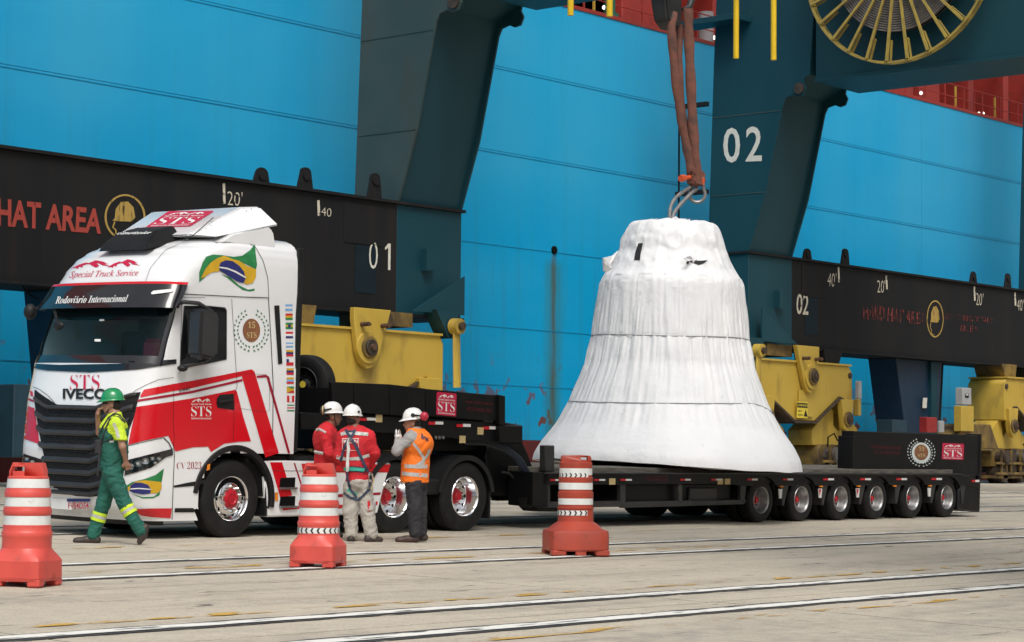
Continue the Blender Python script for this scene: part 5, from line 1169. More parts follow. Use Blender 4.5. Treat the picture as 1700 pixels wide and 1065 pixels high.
soft([W(1118, 20, .02), W(1114, 45, 0), W(1118, 100, 0), W(1125, 162, 0), W(1134, 215, 0), W(1141, 250), W(1147, 282), W(1151, 303)], .075, 'round_sling', MT['sling'], 'brown round sling, the left leg hanging from under the hook block', 'lifting sling', SG)
soft([W(1129, 40, .12), W(1128, 100, .1), W(1131, 170, .1), W(1143, 240, .1), W(1153, 300, .06)], .055, 'round_sling', MT['sling'], 'brown round sling strand partly hidden between the two thicker ones', 'lifting sling', SG)
soft([W(1142, 14, -.05), W(1143, 45, -.05), W(1145, 100, -.05), W(1148, 162, -.05), W(1152, 240, -.05), W(1156, 285, -.04), W(1158, 306, -.03)], .088, 'round_sling', MT['sling'], 'brown round sling, the thicker right leg ending at the shackle', 'lifting sling', SG)
b = B(); P = [W(1143, 285), W(1147, 292), W(1145, 300), W(1148, 307), W(1158, 310), W(1166, 303), W(1164, 290), W(1162, 282)]; dd = V((0, .1, 0)); n = len(P)
SLB = b.add([p-dd for p in P]+[p+dd for p in P], [tuple(range(n)), tuple(range(2*n-1, n-1, -1))]+[(i, n+i, n+(i+1) % n, (i+1) % n) for i in range(n)])
shk = thing('bow_shackle', W(1157, 310), 'steel bow shackle with orange pin joining slings and wire rope', 'shackle')
c = W(1157.5, 322); R = .145
pts = [c+R_*(R*sin(a))*1.0+U_*(-R*cos(a)) for a in np.linspace(-2.2, 2.2, 20)]
pts = [c+R_*(-.10)+U_*.30]+pts+[c+R_*(.10)+U_*.32]
B().tube(pts, .033, 10).build('bow', MT['steel'], shk)
B().cyl(W(1130.7, 296), W(1168, 290), .038).cyl(W(1130, 296), W(1136, 295), .065, n=6).build('pin', MT['orange'], shk)
B().cyl(c+R_*(-.11)+U_*.15, c+R_*(-.11)+U_*.3, .04).build('shackle_eye', MT['orange'], shk); B().cyl(c+R_*(.1)+U_*.17, c+R_*(.1)+U_*.3, .04).build('shackle_eye', MT['orange'], shk)
WG = 'grey wire rope strops between shackle and bell'
soft([W(1157, 312), W(1148, 320), W(1136, 332), W(1126, 343), W(1119.4, 352), W(1116, 362), W(1115, 378)], .036, 'wire_strop', MT['wire'], 'grey wire rope strop, right of the pair above the bell', 'wire rope', WG, fl=1)
soft([W(1149, 308, .05), W(1134, 318, .05), W(1121, 328, .05), W(1114, 340, .05), W(1111.5, 352, .05), W(1112, 378, .05)], .034, 'wire_strop', MT['wire'], 'grey wire rope strop, left of the pair above the bell', 'wire rope', WG, fl=1)
SLB.build('sling_eye', MT['sling'], shk, bev=.03, seg=2)
spd = thing('lifting_spreader', (33, 23.7, 12), 'yellow lifting spreader whose four corner posts hang in from above', 'spreader')
for u in (30.4, 35.66):
    for v, zz in ((24.2, 9.63), (23.32, 9.50)):
        p = V((u, v, zz)); B().cyl(p, p+V((0, 0, 4)), .056, n=14).build('corner_post', MT['pipey'], spd)
B().box(30.2, 35.9, 24.1, 24.35, 13.4, 13.8).box(30.2, 35.9, 23.2, 23.45, 13.4, 13.8).build('spreader_beam', MT['pipey'], spd)

for u in (31.2, 34.9):
    for v in (23.3, 24.2): B().cyl((u, v, 13.8), (u, v, 38), .02, n=8).build('hoist_rope', MT['wire'], spd)
B().box(31.0, 35.1, 23.45, 24.1, 13.45, 13.75).build('cross_piece', MT['pipey'], spd)
# ================================================================== TRAFFIC BARRELS
def sq(a, n, r): c, s = cos(a), sin(a); return r/((abs(c)**n+abs(s)**n)**(1/n))
def barrel(px, py, kind, rz, label, arrow=True, dirty='bar'):
    g = Pg(px, py); o = thing('traffic_barrel', g, label, 'traffic barrel', 'orange and white traffic barrels', rz=radians(-50)+rz); o.scale = (.91, .91, 1) if kind == 'A' else (.99, .99, 1)
    mt = MT[dirty]; N = 48
    if kind == 'A':
        prof = [(.250, .345), (.249, .37), (.248, .44), (.253, .45), (.256, .49), (.25, .50), (.244, .51), (.242, .56), (.232, .565), (.230, .645), (.240, .655), (.246, .69), (.241, .70), (.238, .72), (.226, .73), (.222, .815), (.232, .82), (.236, .86), (.230, .87), (.224, .895), (.212, .90), (.205, .985), (.208, 1.0), (.19, 1.012)]
        bands = [(.236, .233, .563, .647), (.229, .225, .732, .817), (.216, .208, .902, .985)]; arrows = [(.2515, .372, .432, 0, 2*pi, -1)] if arrow else []
        base = [(9, .276, .05), (9, .288, .08), (9, .286, .235), (8, .276, .255), (4, .262, .295), (2.4, .254, .325), (2, .250, .35)]; topz, hz, hw = 1.005, 1.135, .19
    else:
        prof = [(.245, .41), (.228, .425), (.226, .58), (.236, .585), (.236, .60), (.219, .605), (.217, .70), (.226, .74), (.226, .79), (.212, .80), (.212, .90), (.220, .93), (.221, .975), (.207, .98), (.205, 1.085), (.208, 1.12), (.211, 1.155), (.2, 1.165)]
        bands = [(.222, .222, .634, .711), (.217, .217, .823, .907), (.210, .210, 1.005, 1.088)]; arrows = [(.231, .50, .562, pi*.98, pi*1.66, 1), (.2115, .975, 1.03, pi*.98, pi*1.7, 1)]
        base = [(6, .372, .06), (6, .385, .08), (6, .385, .27), (6, .375, .31), (3.5, .33, .33), (2.6, .27, .39), (2, .245, .41)]; topz, hz, hw = 1.16, 1.25, .195
    B().lathe(prof, ax='z', n=N).build('drum_body', mt, o, smooth=40)
    vs = [];
    for (n_, r, z) in base: vs += [(sq(2*pi*k/N, n_, r)*cos(2*pi*k/N), sq(2*pi*k/N, n_, r)*sin(2*pi*k/N), z) for k in range(N)]
    b = B().add(vs, [(j*N+k, j*N+(k+1) % N, (j+1)*N+(k+1) % N, (j+1)*N+k) for j in range(len(base)-1) for k in range(N)]+[tuple(range(N))[::-1]])
    bs = b.build('base', mt, o, smooth=22)
    w_ = base[0][1]
    for sx in (-1, 1):
        for sy in (-1, 1): B().box(sx*w_*.5, sx*w_*.99, sy*w_*.5, sy*w_*.99, 0, .075).build('foot', mt, bs, bev=.015)
    if kind == 'B':
        for s in (-1, 1): B().box(-.07, .07, s*w_*.8 if s > 0 else -w_*.99, s*w_*.99 if s > 0 else -w_*.8, 0, .07).build('foot', mt, bs, bev=.012)
    for (r0, r1, z0, z1) in bands: B().lathe([(r0-.006, z0), (r0, z0), (r1, z1), (r1-.006, z1)], ax='z', n=N, cap=False).build('reflective_band', MT['band'], o)
    for (r, z0, z1, a0, a1, s) in arrows:
        m = int(N*(a1-a0)/(2*pi)); vs = []
        for k in range(m+1): a = a0+(a1-a0)*k/m; vs += [(r*cos(a), r*sin(a), z0), (r*cos(a), r*sin(a), z1)]
        ab = B().add(vs, [(2*k, 2*k+2, 2*k+3, 2*k+1) for k in range(m)]).build('arrow_band', MT['band'], o, fix=False)
        stp = .30; k = a0+.06
        while k+stp*.6 < a1:
            f = lambda t, z: ((r+.003)*cos(k+t*stp), (r+.003)*sin(k+t*stp), z0+(z1-z0)*z)
            P = [f(.30, .03), f(.60, .03), f(.60+.25*s, .5), f(.60, .97), f(.30, .97), f(.30+.25*s, .5)] if s > 0 else [f(.55, .03), f(.85, .03), f(.60, .5), f(.85, .97), f(.55, .97), f(.30, .5)]
            B().add(P, [(0, 1, 2, 5), (5, 2, 3, 4)]).build('arrow_mark', MT['sblack'], ab, fix=False, smooth=0); k += stp
    # the handle: a slab with a slot in it
    h0, h1 = topz, hz; hx = -.085 if kind == 'A' else .10; sw_, sh_ = (.065, .02) if kind == 'A' else (.045, .016); zc = h0+(h1-h0)*.55
    b = B(); t = .05 if kind == 'A' else .035
    b.prism([(-hw, h0), (hx-sw_, h0), (hx-sw_, h1), (-hw*.92 if kind == 'B' else -hw*.80, h1), (-hw, h1-.03 if kind == 'B' else h0+.05)], 'y', -t, t)
    b.prism([(hx+sw_, h0), (hw, h0), (hw, h1-.03 if kind == 'B' else h0+.05), (hw*.92 if kind == 'B' else hw*.86, h1), (hx+sw_, h1)], 'y', -t, t)
    b.box(hx-sw_, hx+sw_, -t, t, h0, zc-sh_).box(hx-sw_, hx+sw_, -t, t, zc+sh_, h1)
    b.build('handle', mt, o, bev=.008, fix=True)
    return o
barrel(43, 972, 'A', radians(-14), 'sun-bleached orange barrel at the left edge of the photo, before the headlight', arrow=False)
barrel(528, 941, 'A', radians(-14), 'scuffed orange barrel with a chevron band right under its stripes, before the workers')
barrel(955, 921, 'B', radians(10), 'darker red traffic barrel with a wide base, standing before the bell trailer', dirty='bar2')

# ================================================================== PEOPLE
def snets(F, o, res):
    nx, ny, nz = F.shape; ins = F < 0
    c = np.zeros((nx-1, ny-1, nz-1), int); 
    for a in (0, 1):
        for b_ in (0, 1):
            for d in (0, 1): c += ins[a:nx-1+a, b_:ny-1+b_, d:nz-1+d]
    act = (c > 0) & (c < 8); ids = -np.ones(act.shape, int); I = np.argwhere(act); ids[act] = np.arange(len(I))
    P = np.zeros((len(I), 3)); n = np.zeros(len(I)); i, j, k = I.T
    cor = [(a, b_, d) for a in (0, 1) for b_ in (0, 1) for d in (0, 1)]
    for p in cor:
        for ax in range(3):
            if p[ax]: continue
            q = list(p); q[ax] = 1
            f0 = F[i+p[0], j+p[1], k+p[2]]; f1 = F[i+q[0], j+q[1], k+q[2]]; s = (f0 < 0) != (f1 < 0); t = np.where(s, f0/np.where(s, f0-f1, 1), 0)
            pos = np.array(p)[None, :]*np.ones((len(I), 1)); pos[:, ax] += t; P += pos*s[:, None]; n += s
    P = (P/n[:, None]+I)*res+np.array(o)
    fs = []
    for ax in range(3):
        a, b_ = [q for q in range(3) if q != ax]
        sl0 = [slice(None)]*3; sl1 = [slice(None)]*3; sl0[ax] = slice(0, -1); sl1[ax] = slice(1, None)
        s0, s1 = ins[tuple(sl0)], ins[tuple(sl1)]; E = np.argwhere(s0 != s1)
        E = E[(E[:, a] > 0) & (E[:, b_] > 0) & (E[:, a] < F.shape[a]-1) & (E[:, b_] < F.shape[b_]-1)]
        fl = s0[tuple(E.T)]
        def cid(da, db):
            q = E.copy(); q[:, a] -= da; q[:, b_] -= db; return ids[tuple(q.T)]
        Q = np.stack([cid(1, 1), cid(0, 1), cid(0, 0), cid(1, 0)], 1)
        flip = fl if ax != 1 else ~fl
        Q[~flip] = Q[~flip][:, ::-1]; fs.append(Q)
    return P, np.concatenate(fs)
def sdf(name, prims, mat, par, res=.011, k=.03, fold=0, fscale=30, seed=0, pad=.04, cut=None):
    """one continuous surface from tapered capsules and ellipsoids blended together"""
    lo = np.array([1e9]*3); hi = -lo
    for p in prims:
        if p[0] == 'c':
            for q, r in ((p[1], p[3]), (p[2], p[4])): lo = np.minimum(lo, np.array(q)-r); hi = np.maximum(hi, np.array(q)+r)
        else: lo = np.minimum(lo, np.array(p[1])-max(p[2])); hi = np.maximum(hi, np.array(p[1])+max(p[2]))
    lo -= pad; hi += pad; n = np.ceil((hi-lo)/res).astype(int)+1
    X, Y, Z_ = np.meshgrid(*[lo[i]+np.arange(n[i])*res for i in range(3)], indexing='ij'); X = X.astype(np.float32); Y = Y.astype(np.float32); Z_ = Z_.astype(np.float32)
    D = np.full(X.shape, 9.0, np.float32)
    for p in prims:
        if p[0] == 'c':
            a, b_ = np.array(p[1], float), np.array(p[2], float); ab = b_-a; L2 = (ab@ab) or 1e-9
            t = np.clip(((X-a[0])*ab[0]+(Y-a[1])*ab[1]+(Z_-a[2])*ab[2])/L2, 0, 1)
            d = np.sqrt((X-a[0]-t*ab[0])**2+(Y-a[1]-t*ab[1])**2+(Z_-a[2]-t*ab[2])**2)-(p[3]+(p[4]-p[3])*t)
        else:
            c, r = p[1], p[2]; rz = p[3] if len(p) > 3 else 0; x, y = X-c[0], Y-c[1]
            if rz: x, y = x*cos(rz)+y*sin(rz), -x*sin(rz)+y*cos(rz)
            q = np.sqrt((x/r[0])**2+(y/r[1])**2+((Z_-c[2])/r[2])**2); d = (q-1)*min(r)
        h = np.clip(.5+.5*(D-d)/k, 0, 1); D = D*(1-h)+d*h-k*h*(1-h)
    if cut: D = np.maximum(D, cut(X, Y, Z_))
    P, Q = snets(D, lo, res); me = bpy.data.meshes.new(name); me.from_pydata(P.tolist(), [], Q.tolist()); me.validate()
    bm = bmesh.new(); bm.from_mesh(me); bmesh.ops.recalc_face_normals(bm, faces=bm.faces); bmesh.ops.smooth_vert(bm, verts=bm.verts, factor=.5, use_axis_x=True, use_axis_y=True, use_axis_z=True)
    if fold:
        bm.normal_update(); o_ = V((seed*3.1, seed*1.7, seed)); mv = []
        for v in bm.verts:
            p = v.co; w1 = MN.noise(V((p.x*5, p.y*5, p.z*4))+o_)
            q1 = V((p.x*7+w1*1.5, p.y*7, p.z*13+w1*2))+o_; f1 = 1-abs(MN.noise(q1))*2.5; f2 = 1-abs(MN.noise(q1*2.3+V((3, 1, 7))))*2.5
            mv.append(v.normal*fold*(1.5*f1+.8*f2-1))
        for v, m_ in zip(bm.verts, mv): v.co += m_
    bm.to_mesh(me); bm.free()
    for p in me.polygons: p.use_smooth = True
    me.materials.append(mat); ob = bpy.data.objects.new(name, me); COL.objects.link(ob); ob.parent = par; OFF[ob] = V((0, 0, 0)); return ob
def ar(*a): return np.array(a, float)
def head_prims(c, fx, fy):
    """skull, jaw, nose, ears round the centre c, facing (fx, fy)"""
    f = ar(fx, fy, 0); s = ar(-fy, fx, 0); z = ar(0, 0, 1); rz = atan2(fy, fx)
    return [('e', c+z*.02, (.098, .076, .105), rz), ('e', c+f*.035-z*.045, (.058, .054, .065), rz), ('e', c+f*.06-z*.085, (.03, .032, .024), rz),
            ('c', c+f*.088+z*.012, c+f*.112-z*.022, .010, .016), ('e', c+f*.082-z*.055, (.018, .027, .012), rz), ('e', c+f*.078+z*.028, (.02, .055, .012), rz),
            ('e', c+s*.078-z*.005, (.022, .012, .034), rz), ('e', c-s*.078-z*.005, (.022, .012, .034), rz)]
def hand_prims(w, d, n, curl=.6, side=1, spread=.02):
    """palm and five separate bent fingers from the wrist w along d; n is the palm normal"""
    w, d, n = ar(*w), ar(*d)/np.linalg.norm(d), ar(*n)/np.linalg.norm(n); s = np.cross(d, n)*side; pc = w+d*.055
    P = [('c', w, pc, .026, .030), ('c', pc-s*.018, pc+s*.018+d*.02, .022, .022)]
    for i, (o, L) in enumerate(((-.030, .062), (-.010, .075), (.010, .070), (.030, .055))):
        a = pc+d*.03+s*o; b_ = a+(d*(1-curl*.4)+n*curl*.5+s*o*spread*20)*L*.5; c = b_+(d*(1-curl*1.1)+n*curl)*L*.5
        P += [('c', a, b_, .012, .011), ('c', b_, c, .011, .009)]
    a = w+d*.025-s*.028; b_ = a+(d*.6-s*.7+n*.3)*.04; P += [('c', a, b_, .015, .013), ('c', b_, b_+(d*.8+n*.5)*.032, .012, .010)]
    return P
def helmet(par, c, fx, fy, mat, tilt=0):
    e = bpy.data.objects.new('helmet', None); COL.objects.link(e); e.parent = par; e.location = tuple(c); e.rotation_euler = (0, tilt, atan2(fy, fx)); OFF[e] = V((0, 0, 0)); e.empty_display_size = .1
    prof = []; N = 32
    vs = []; m = 12
    for j in range(m+1):
        a = pi/2*j/m
        for k in range(N):
            q = 2*pi*k/N; r = cos(a)**.85 if j < m else 0; rx, ry = .142, .118
            rid = .008*math.exp(-(sin(q)*r*ry/.022)**2) if j > 2 else 0
            vs.append((rx*r*cos(q), ry*r*sin(q), .015+(.135+rid)*sin(a)))
    fs = [(j*N+k, j*N+(k+1) % N, (j+1)*N+(k+1) % N, (j+1)*N+k) for j in range(m) for k in range(N)]
    B().add(vs, fs).build('helmet_shell', mat, e, smooth=60)
    vs = []
    for (o_, z) in ((0, .018), (1, .004), (1, -.004), (-.06, -.004)):
        for k in range(N):
            q = 2*pi*k/N; ext = .014+.045*max(0, cos(q))**2; vs.append(((.140+ext*o_)*cos(q), (.116+.016*o_)*sin(q), z-(.012*max(0, cos(q))**2 if o_ == 1 else 0)))
    B().add(vs, [(j*N+k, j*N+(k+1) % N, ((j+1) % 4)*N+(k+1) % N, ((j+1) % 4)*N+k) for j in range(4) for k in range(N)]).build('helmet_brim', mat, e, smooth=60)
    return e
def boot(par, heel, toe, ank, mat, up=.0, name='boot'):
    h, t, a = ar(*heel), ar(*toe), ar(*ank); z = ar(0, 0, 1)
    return sdf(name, [('c', h+z*.045, t*.45+h*.55+z*.045, .045, .046), ('c', t*.5+h*.5+z*.045, t*.9+h*.1+z*.035, .048, .036), ('c', h+z*.05, a, .046, .052), ('e', t*.84+h*.16+z*.035, (.055, .048, .034), atan2(t[1]-h[1], t[0]-h[0]))], mat, par, .011, .03,
               cut=(lambda X, Y, Z_, b=min(h[2], t[2]): (b+.002)-Z_) if up == 0 else None)
def person(px, py, label, height_px=None):
    g = Pg(px, py); return thing('person', g, label, 'person', rz=radians(-50)), 3636.36/((g-CAM).dot(F_)), px, py

# --- worker in green walking to the left
pr, sc, ox, oy = person(185, 903, 'walking worker in green and yellow with a green helmet, fist at his mouth')
def q(x, y, d=0): return ar((x-ox)/sc, d, (oy-y)/sc)
hc = q(180.5, 672, 0)
J = dict(neck=q(186, 688), chest=q(185, 712), waist=q(186, 752), pel=q(185, 782), sN=q(195, 703, -.17), eN=q(206, 742, -.24), wN=q(209, 764, -.14), sF=q(178, 702, .17), eF=q(158, 718, .12), wF=q(157, 693, .03),
         hN=q(187, 788, -.09), kN=q(209, 838, -.10), aN=q(236, 880, -.10), hF=q(181, 788, .09), kF=q(167, 838, .10), aF=q(152, 889, .10))
hF_dir = q(161, 680, 0)-J['wF']
skinp = head_prims(hc, -1, -.12)+[('c', hc-ar(0, 0, .06), J['neck'], .056, .062), ('c', J['neck'], J['chest'], .08, .13), ('c', J['chest'], J['pel'], .125, .125),
    ('c', J['sN'], J['eN'], .052, .043), ('c', J['eN'], J['wN'], .042, .028), ('c', J['sF'], J['eF'], .052, .042), ('c', J['eF'], J['wF'], .042, .029),
    ('c', J['hN'], J['kN'], .08, .055), ('c', J['kN'], J['aN'], .052, .038), ('c', J['hF'], J['kF'], .08, .055), ('c', J['kF'], J['aF'], .052, .038)]
skinp += hand_prims(J['wF'], (.10, -.25, 1), (.8, -.1, .2), .9)+hand_prims(J['wN'], (.25, .3, -.75), (-.3, .6, 0), .6)
sdf('body', skinp, MT['skin'], pr, .010, .018)
gz_ = oy
shg = sdf('shirt', [('c', J['neck']+ar(.01, 0, .0), J['chest'], .085, .155), ('e', J['chest']+ar(0, 0, -.06), (.165, .21, .20)), ('c', J['chest'], J['waist'], .155, .16), ('c', J['waist'], q(185, 776), .165, .17), ('c', J['sN']+ar(-.02, .05, 0), J['sN'], .09, .085), ('c', J['sF']+ar(0, -.05, 0), J['sF'], .09, .085)],
    MT['ggreen'], pr, .012, .06, .006, 26, 1, cut=lambda X, Y, Z_: np.maximum((oy-781)/sc-Z_, Z_-(oy-712)/sc))
shy = sdf('shirt_yoke', [('c', J['neck']+ar(.01, 0, .02), J['chest'], .078, .158), ('e', J['chest']+ar(0, 0, -.02), (.17, .215, .17)), ('c', J['sN']+ar(-.02, .05, 0), J['sN'], .095, .09), ('c', J['sF']+ar(0, -.05, 0), J['sF'], .095, .09), ('c', J['sN'], J['sN']*.25+J['eN']*.75, .085, .078), ('c', J['sF'], J['sF']*.3+J['eF']*.7, .085, .076)],
    MT['hiviz'], pr, .011, .05, .005, 28, 2, cut=lambda X, Y, Z_: np.minimum(np.maximum(Z_*0+((oy-712)/sc)-Z_, Z_-(oy-684)/sc), np.maximum(np.abs(Y)*-1+.205, ((oy-731)/sc)-Z_)))
def trousers(par, J, hipr, kr, ar_, mat, seed=0, ztop=None, fold=.006, hem=.02, dirs=None):
    P = [('e', J['pel'], (hipr*1.15, .185, .13))]
    for s in 'NF':
        P += [('c', J['h'+s], J['k'+s], hipr, kr), ('c', J['k'+s], J['a'+s]+(J['k'+s]-J['a'+s])*hem*0, kr, ar_)]
    return sdf('trousers', P, mat, par, .012, .035, fold, 34, seed, cut=(lambda X, Y, Z_: Z_-ztop) if ztop else None)
tr_ = trousers(pr, J, .115, .085, .078, MT['ggreen'], 3, (oy-774)/sc)
for s, a in (('N', .45), ('F', .45)):
    k_, a_ = J['k'+s], J['a'+s]; d = (a_-k_); d /= np.linalg.norm(d)
    for t0, mt in ((.02, 'hiviz'), (.057, 'refl'), (.094, 'hiviz')):
        c0 = k_+d*(t0+(.08 if s == 'F' else 0)); B().cyl(tuple(c0), tuple(c0+d*.036), .094, .093, n=28).build('leg_band', MT[mt], tr_)
boot(pr, q(158, 903, .10), q(121, 903, .08), J['aF']+ar(0, 0, -.01), MT['boot_'])
hb = q(233, 877, -.10); sdf('boot', [('c', q(243, 874, -.1), q(238, 890, -.1), .046, .046), ('c', q(240, 885, -.1), q(234, 898, -.1), .048, .036), ('c', hb, q(240, 878, -.1), .05, .05)], MT['boot_'], pr, .011, .03)
helmet(pr, hc+ar(.012, 0, .055), -1, -.12, MT['helm_g'], radians(4))
sdf('hair', [('e', hc+ar(.05, 0, .0), (.065, .078, .075)), ('c', hc+ar(.06, 0, -.01), hc+ar(.05, 0, -.05), .05, .045)], MT['hair'], pr, .010, .02)
sdf('beard', [('e', hc+ar(-.042, 0, -.088), (.046, .048, .024)), ('c', hc+ar(-.005, -.060, -.02), hc+ar(-.035, -.05, -.075), .010, .012)], MT['beard'], pr, .008, .02, cut=lambda X, Y, Z_: -(X-(hc[0]-.088)))
B().box(hc[0]-.10, hc[0]-.03, hc[1]-.078, hc[1]-.060, hc[2]+.006, hc[2]+.032).box(hc[0]-.108, hc[0]-.092, hc[1]-.075, hc[1]+.05, hc[2]+.002, hc[2]+.03).build('sunglasses', MT['gloss'], pr, bev=.004)
B().box(*(lambda c: (c[0]-.06, c[0]+.03, c[1]-.06, c[1]+.06, c[2]-.09, c[2]+.09))(q(165, 742, -.08))).build('radio_pouch', MT['bcloth'], pr, bev=.015)
B().tube([tuple(q(166, 745, -.13)), tuple(q(165, 765, -.14)), tuple(q(163, 790, -.14))], .012, 6).build('hanging_strap', MT['bcloth'], pr)

def sfc(obs, par):
    """surface function on a person's garments, in the person's own frame"""
    mw = Matrix.Translation(par.location) @ Matrix.Rotation(par.rotation_euler.z, 4, 'Z'); inv = mw.inverted(); vs = []; fs = []
    for ob in (obs if isinstance(obs, list) else [obs]):
        n = len(vs); vs += [v.co.copy() for v in ob.data.vertices]; fs += [[i+n for i in p.vertices] for p in ob.data.polygons]
    t = BVHTree.FromPolygons(vs, fs); c0 = inv @ CAM
    def f(x, y):
        d = (inv.to_3x3() @ ray(x, y)).normalized(); r = t.ray_cast(c0, d, 100)
        if r[0] is None: return None, None
        nn = r[1].normalized(); nn = -nn if nn.dot(d) > 0 else nn; return r[0], nn
    return f
SG_ = sfc([shg, shy], pr)
for pts, wd in (([(190, 686), (181, 693), (172, 707), (166, 720)], 2.6), ([(190, 690), (183, 696), (177, 708), (172, 723), (169, 735), (166, 750)], 2.2), ([(170, 735), (179, 731), (188, 727)], 2.2), ([(190, 686), (198, 689), (204, 696), (207, 702)], 2.4), ([(190, 690), (197, 692), (203, 699)], 1.6)):
    line('shoulder_strap', pts, wd, SG_, pr, MT['bcloth'], .008)
line('sleeve_tape', [(189, 702), (194, 714), (197, 727)], 4.6, SG_, pr, MT['refl'], .006)
line('chest_tape', [(166, 737), (170, 736)], 3, SG_, pr, MT['refl'], .008); line('chest_tape', [(182, 733), (189, 732)], 3, SG_, pr, MT['refl'], .006)
def arms_shirt(par, J, mat, tr=.16, ty=.21, ztop=None, zbot=None, seed=0, sleeve=True, nm='shirt', ar_=.055, fold=.0042, extra=()):
    P = [('c', J['neck'], J['chest'], .07, tr), ('e', J['chest'], (tr*1.02, ty, .19)) if False else ('e', J['chest'], (J.get('tx', .20), J.get('tyy', .15), .20)), ('c', J['chest'], J['waist'], tr, tr*.98), ('c', J['waist'], J['pel'], tr*.98, tr*1.02)]
    if sleeve:
        for s in 'NF': P += [('c', J['neck']*.45+J['s'+s]*.55, J['s'+s], .078, .068), ('c', J['s'+s], J['e'+s], .066, .055), ('c', J['e'+s], J['w'+s], .055, .043)]
    P += list(extra)
    return sdf(nm, P, mat, par, .0115, .075, fold, 30, seed, cut=lambda X, Y, Z_: np.maximum(zbot-Z_, Z_-ztop))
def bodyp(hc, J, fx, fy, hands=True):
    P = head_prims(hc, fx, fy)+[('c', hc-ar(0, 0, .06), J['neck'], .055, .062), ('c', J['neck'], J['chest'], .08, .12), ('c', J['chest'], J['pel'], .12, .12)]
    for s in 'NF': P += [('c', J['s'+s], J['e'+s], .05, .041), ('c', J['e'+s], J['w'+s], .041, .028), ('c', J['h'+s], J['k'+s], .08, .055), ('c', J['k'+s], J['a'+s], .05, .038)]
    return P
# --- worker in red facing right, half hidden by his colleague
p1, sc, ox, oy = person(545, 893, 'worker in red with a white helmet and dark ear defenders, facing right behind the barrel')
hc = q(550, 692)
J = dict(neck=q(543, 708), chest=q(538, 728), waist=q(538, 765), pel=q(540, 793), sN=q(540, 722, -.18), eN=q(546, 752, -.22), wN=q(562, 768, -.12), sF=q(545, 722, .18), eF=q(552, 752, .2), wF=q(565, 762, .1), tx=.16, tyy=.22,
         hN=q(540, 798, -.09), kN=q(542, 842, -.1), aN=q(541, 883, -.1), hF=q(542, 798, .09), kF=q(546, 842, .1), aF=q(547, 883, .1))
sdf('body', bodyp(hc, J, 1, .1)+hand_prims(J['wN'], (.8, .1, .3), (0, .5, .5), .6)+hand_prims(J['wF'], (.8, -.1, .3), (0, -.5, .5), .6), MT['skin2'], p1, .0105, .018)
arms_shirt(p1, J, MT['rcloth'], .135, .2, (oy-698)/sc, (oy-800)/sc, 4)
trousers(p1, J, .11, .085, .08, MT['gcloth'], 5, (oy-786)/sc)
for s, dy in (('N', -.1), ('F', .1)): boot(p1, q(536, 893, dy), q(566, 893, dy), J['a'+s], MT['boot_'])
helmet(p1, hc+ar(-.01, 0, .055), 1, .1, MT['helm_w'], radians(-3))
sdf('hair', [('e', hc+ar(-.045, 0, .0), (.062, .076, .06))], MT['hair'], p1, .010, .02)
m_ = sub('ear_defender', p1, tuple(q(534, 681, -.11)))
B().lathe([(.0, -.035), (.04, -.033), (.055, -.015), (.055, .02), (.0, .025)], ax='x', n=20, cap=False).build('ear_cup', MT['sblack'], m_); B().ring(.05, .06, -.006, .012, ax='x', n=20).build('ear_cushion', MT['yellowish'], m_)
B().tube([(0.02, 0, 0), (.07, -.01, .01), (.12, .0, .02)], .012, 6).build('ear_arm', MT['sblack'], m_)
B().tube([tuple(hc+ar(.02, -.085, .05)), tuple(hc+ar(.03, -.085, -.03)), tuple(hc+ar(.05, -.05, -.10))], .006, 5).build('chin_strap', MT['sblack'], p1)
def tape(par, pts, wd, mat='refl', name='reflective_tape', up=(0, 0, 1), th=.012): return B().tube([tuple(p) for p in pts], wd, 4, flat=th/wd, up=up).build(name, MT[mat], par)
tape(p1, [q(524, 714, -.16), q(530, 713, -.225), q(541, 719, -.27)], .020)
tape(p1, [q(521, 750, -.10), q(528, 751.5, -.185), q(537, 753, -.225)], .022)
# --- worker in red with a harness, his back to us
p2, sc, ox, oy = person(602, 899, 'worker seen from behind in red shirt, grey trousers, full body harness and white helmet')
hc = q(584, 697, .0)
J = dict(neck=q(586, 712), chest=q(588, 736), waist=q(590, 770), pel=q(592, 800), sN=q(567, 724, 0), eN=q(560, 757, -.02), wN=q(572, 778, .12), sF=q(610, 724, 0), eF=q(621, 752, .03), wF=q(612, 774, .16), tx=.21, tyy=.15,
         hN=q(583, 806), kN=q(581, 848, -.02), aN=q(583, 886, 0), hF=q(603, 806), kF=q(609, 848, -.02), aF=q(616, 886, 0))
sdf('body', bodyp(hc, J, .35, .94)+hand_prims(J['wN'], (.3, .8, .1), (.5, 0, .3), .6)+hand_prims(J['wF'], (-.3, .8, .1), (-.5, 0, .3), .6), MT['skin2'], p2, .0105, .018)
s2 = arms_shirt(p2, J, MT['rcloth'], .15, .16, (oy-704)/sc, (oy-801)/sc, 7)
t2 = trousers(p2, J, .115, .095, .09, MT['gcloth'], 8, (oy-796)/sc)
boot(p2, q(583, 900, -.06), q(583, 900, .16), J['aN'], MT['boot_']); boot(p2, q(611, 900, -.05), q(632, 900, .06), J['aF'], MT['boot_'])
helmet(p2, hc+ar(-.012, 0, .058), .35, .94, MT['helm_w'], 0)
sdf('hair', [('e', hc+ar(-.02, -.045, -.01), (.068, .055, .06))], MT['hair'], p2, .010, .02)
S2 = sfc(s2, p2); T2 = sfc(t2, p2)
def gl_(name, pts, wd, surf, par, mat, lift=.008): return line(name, pts, wd, surf, par, MT[mat], lift)
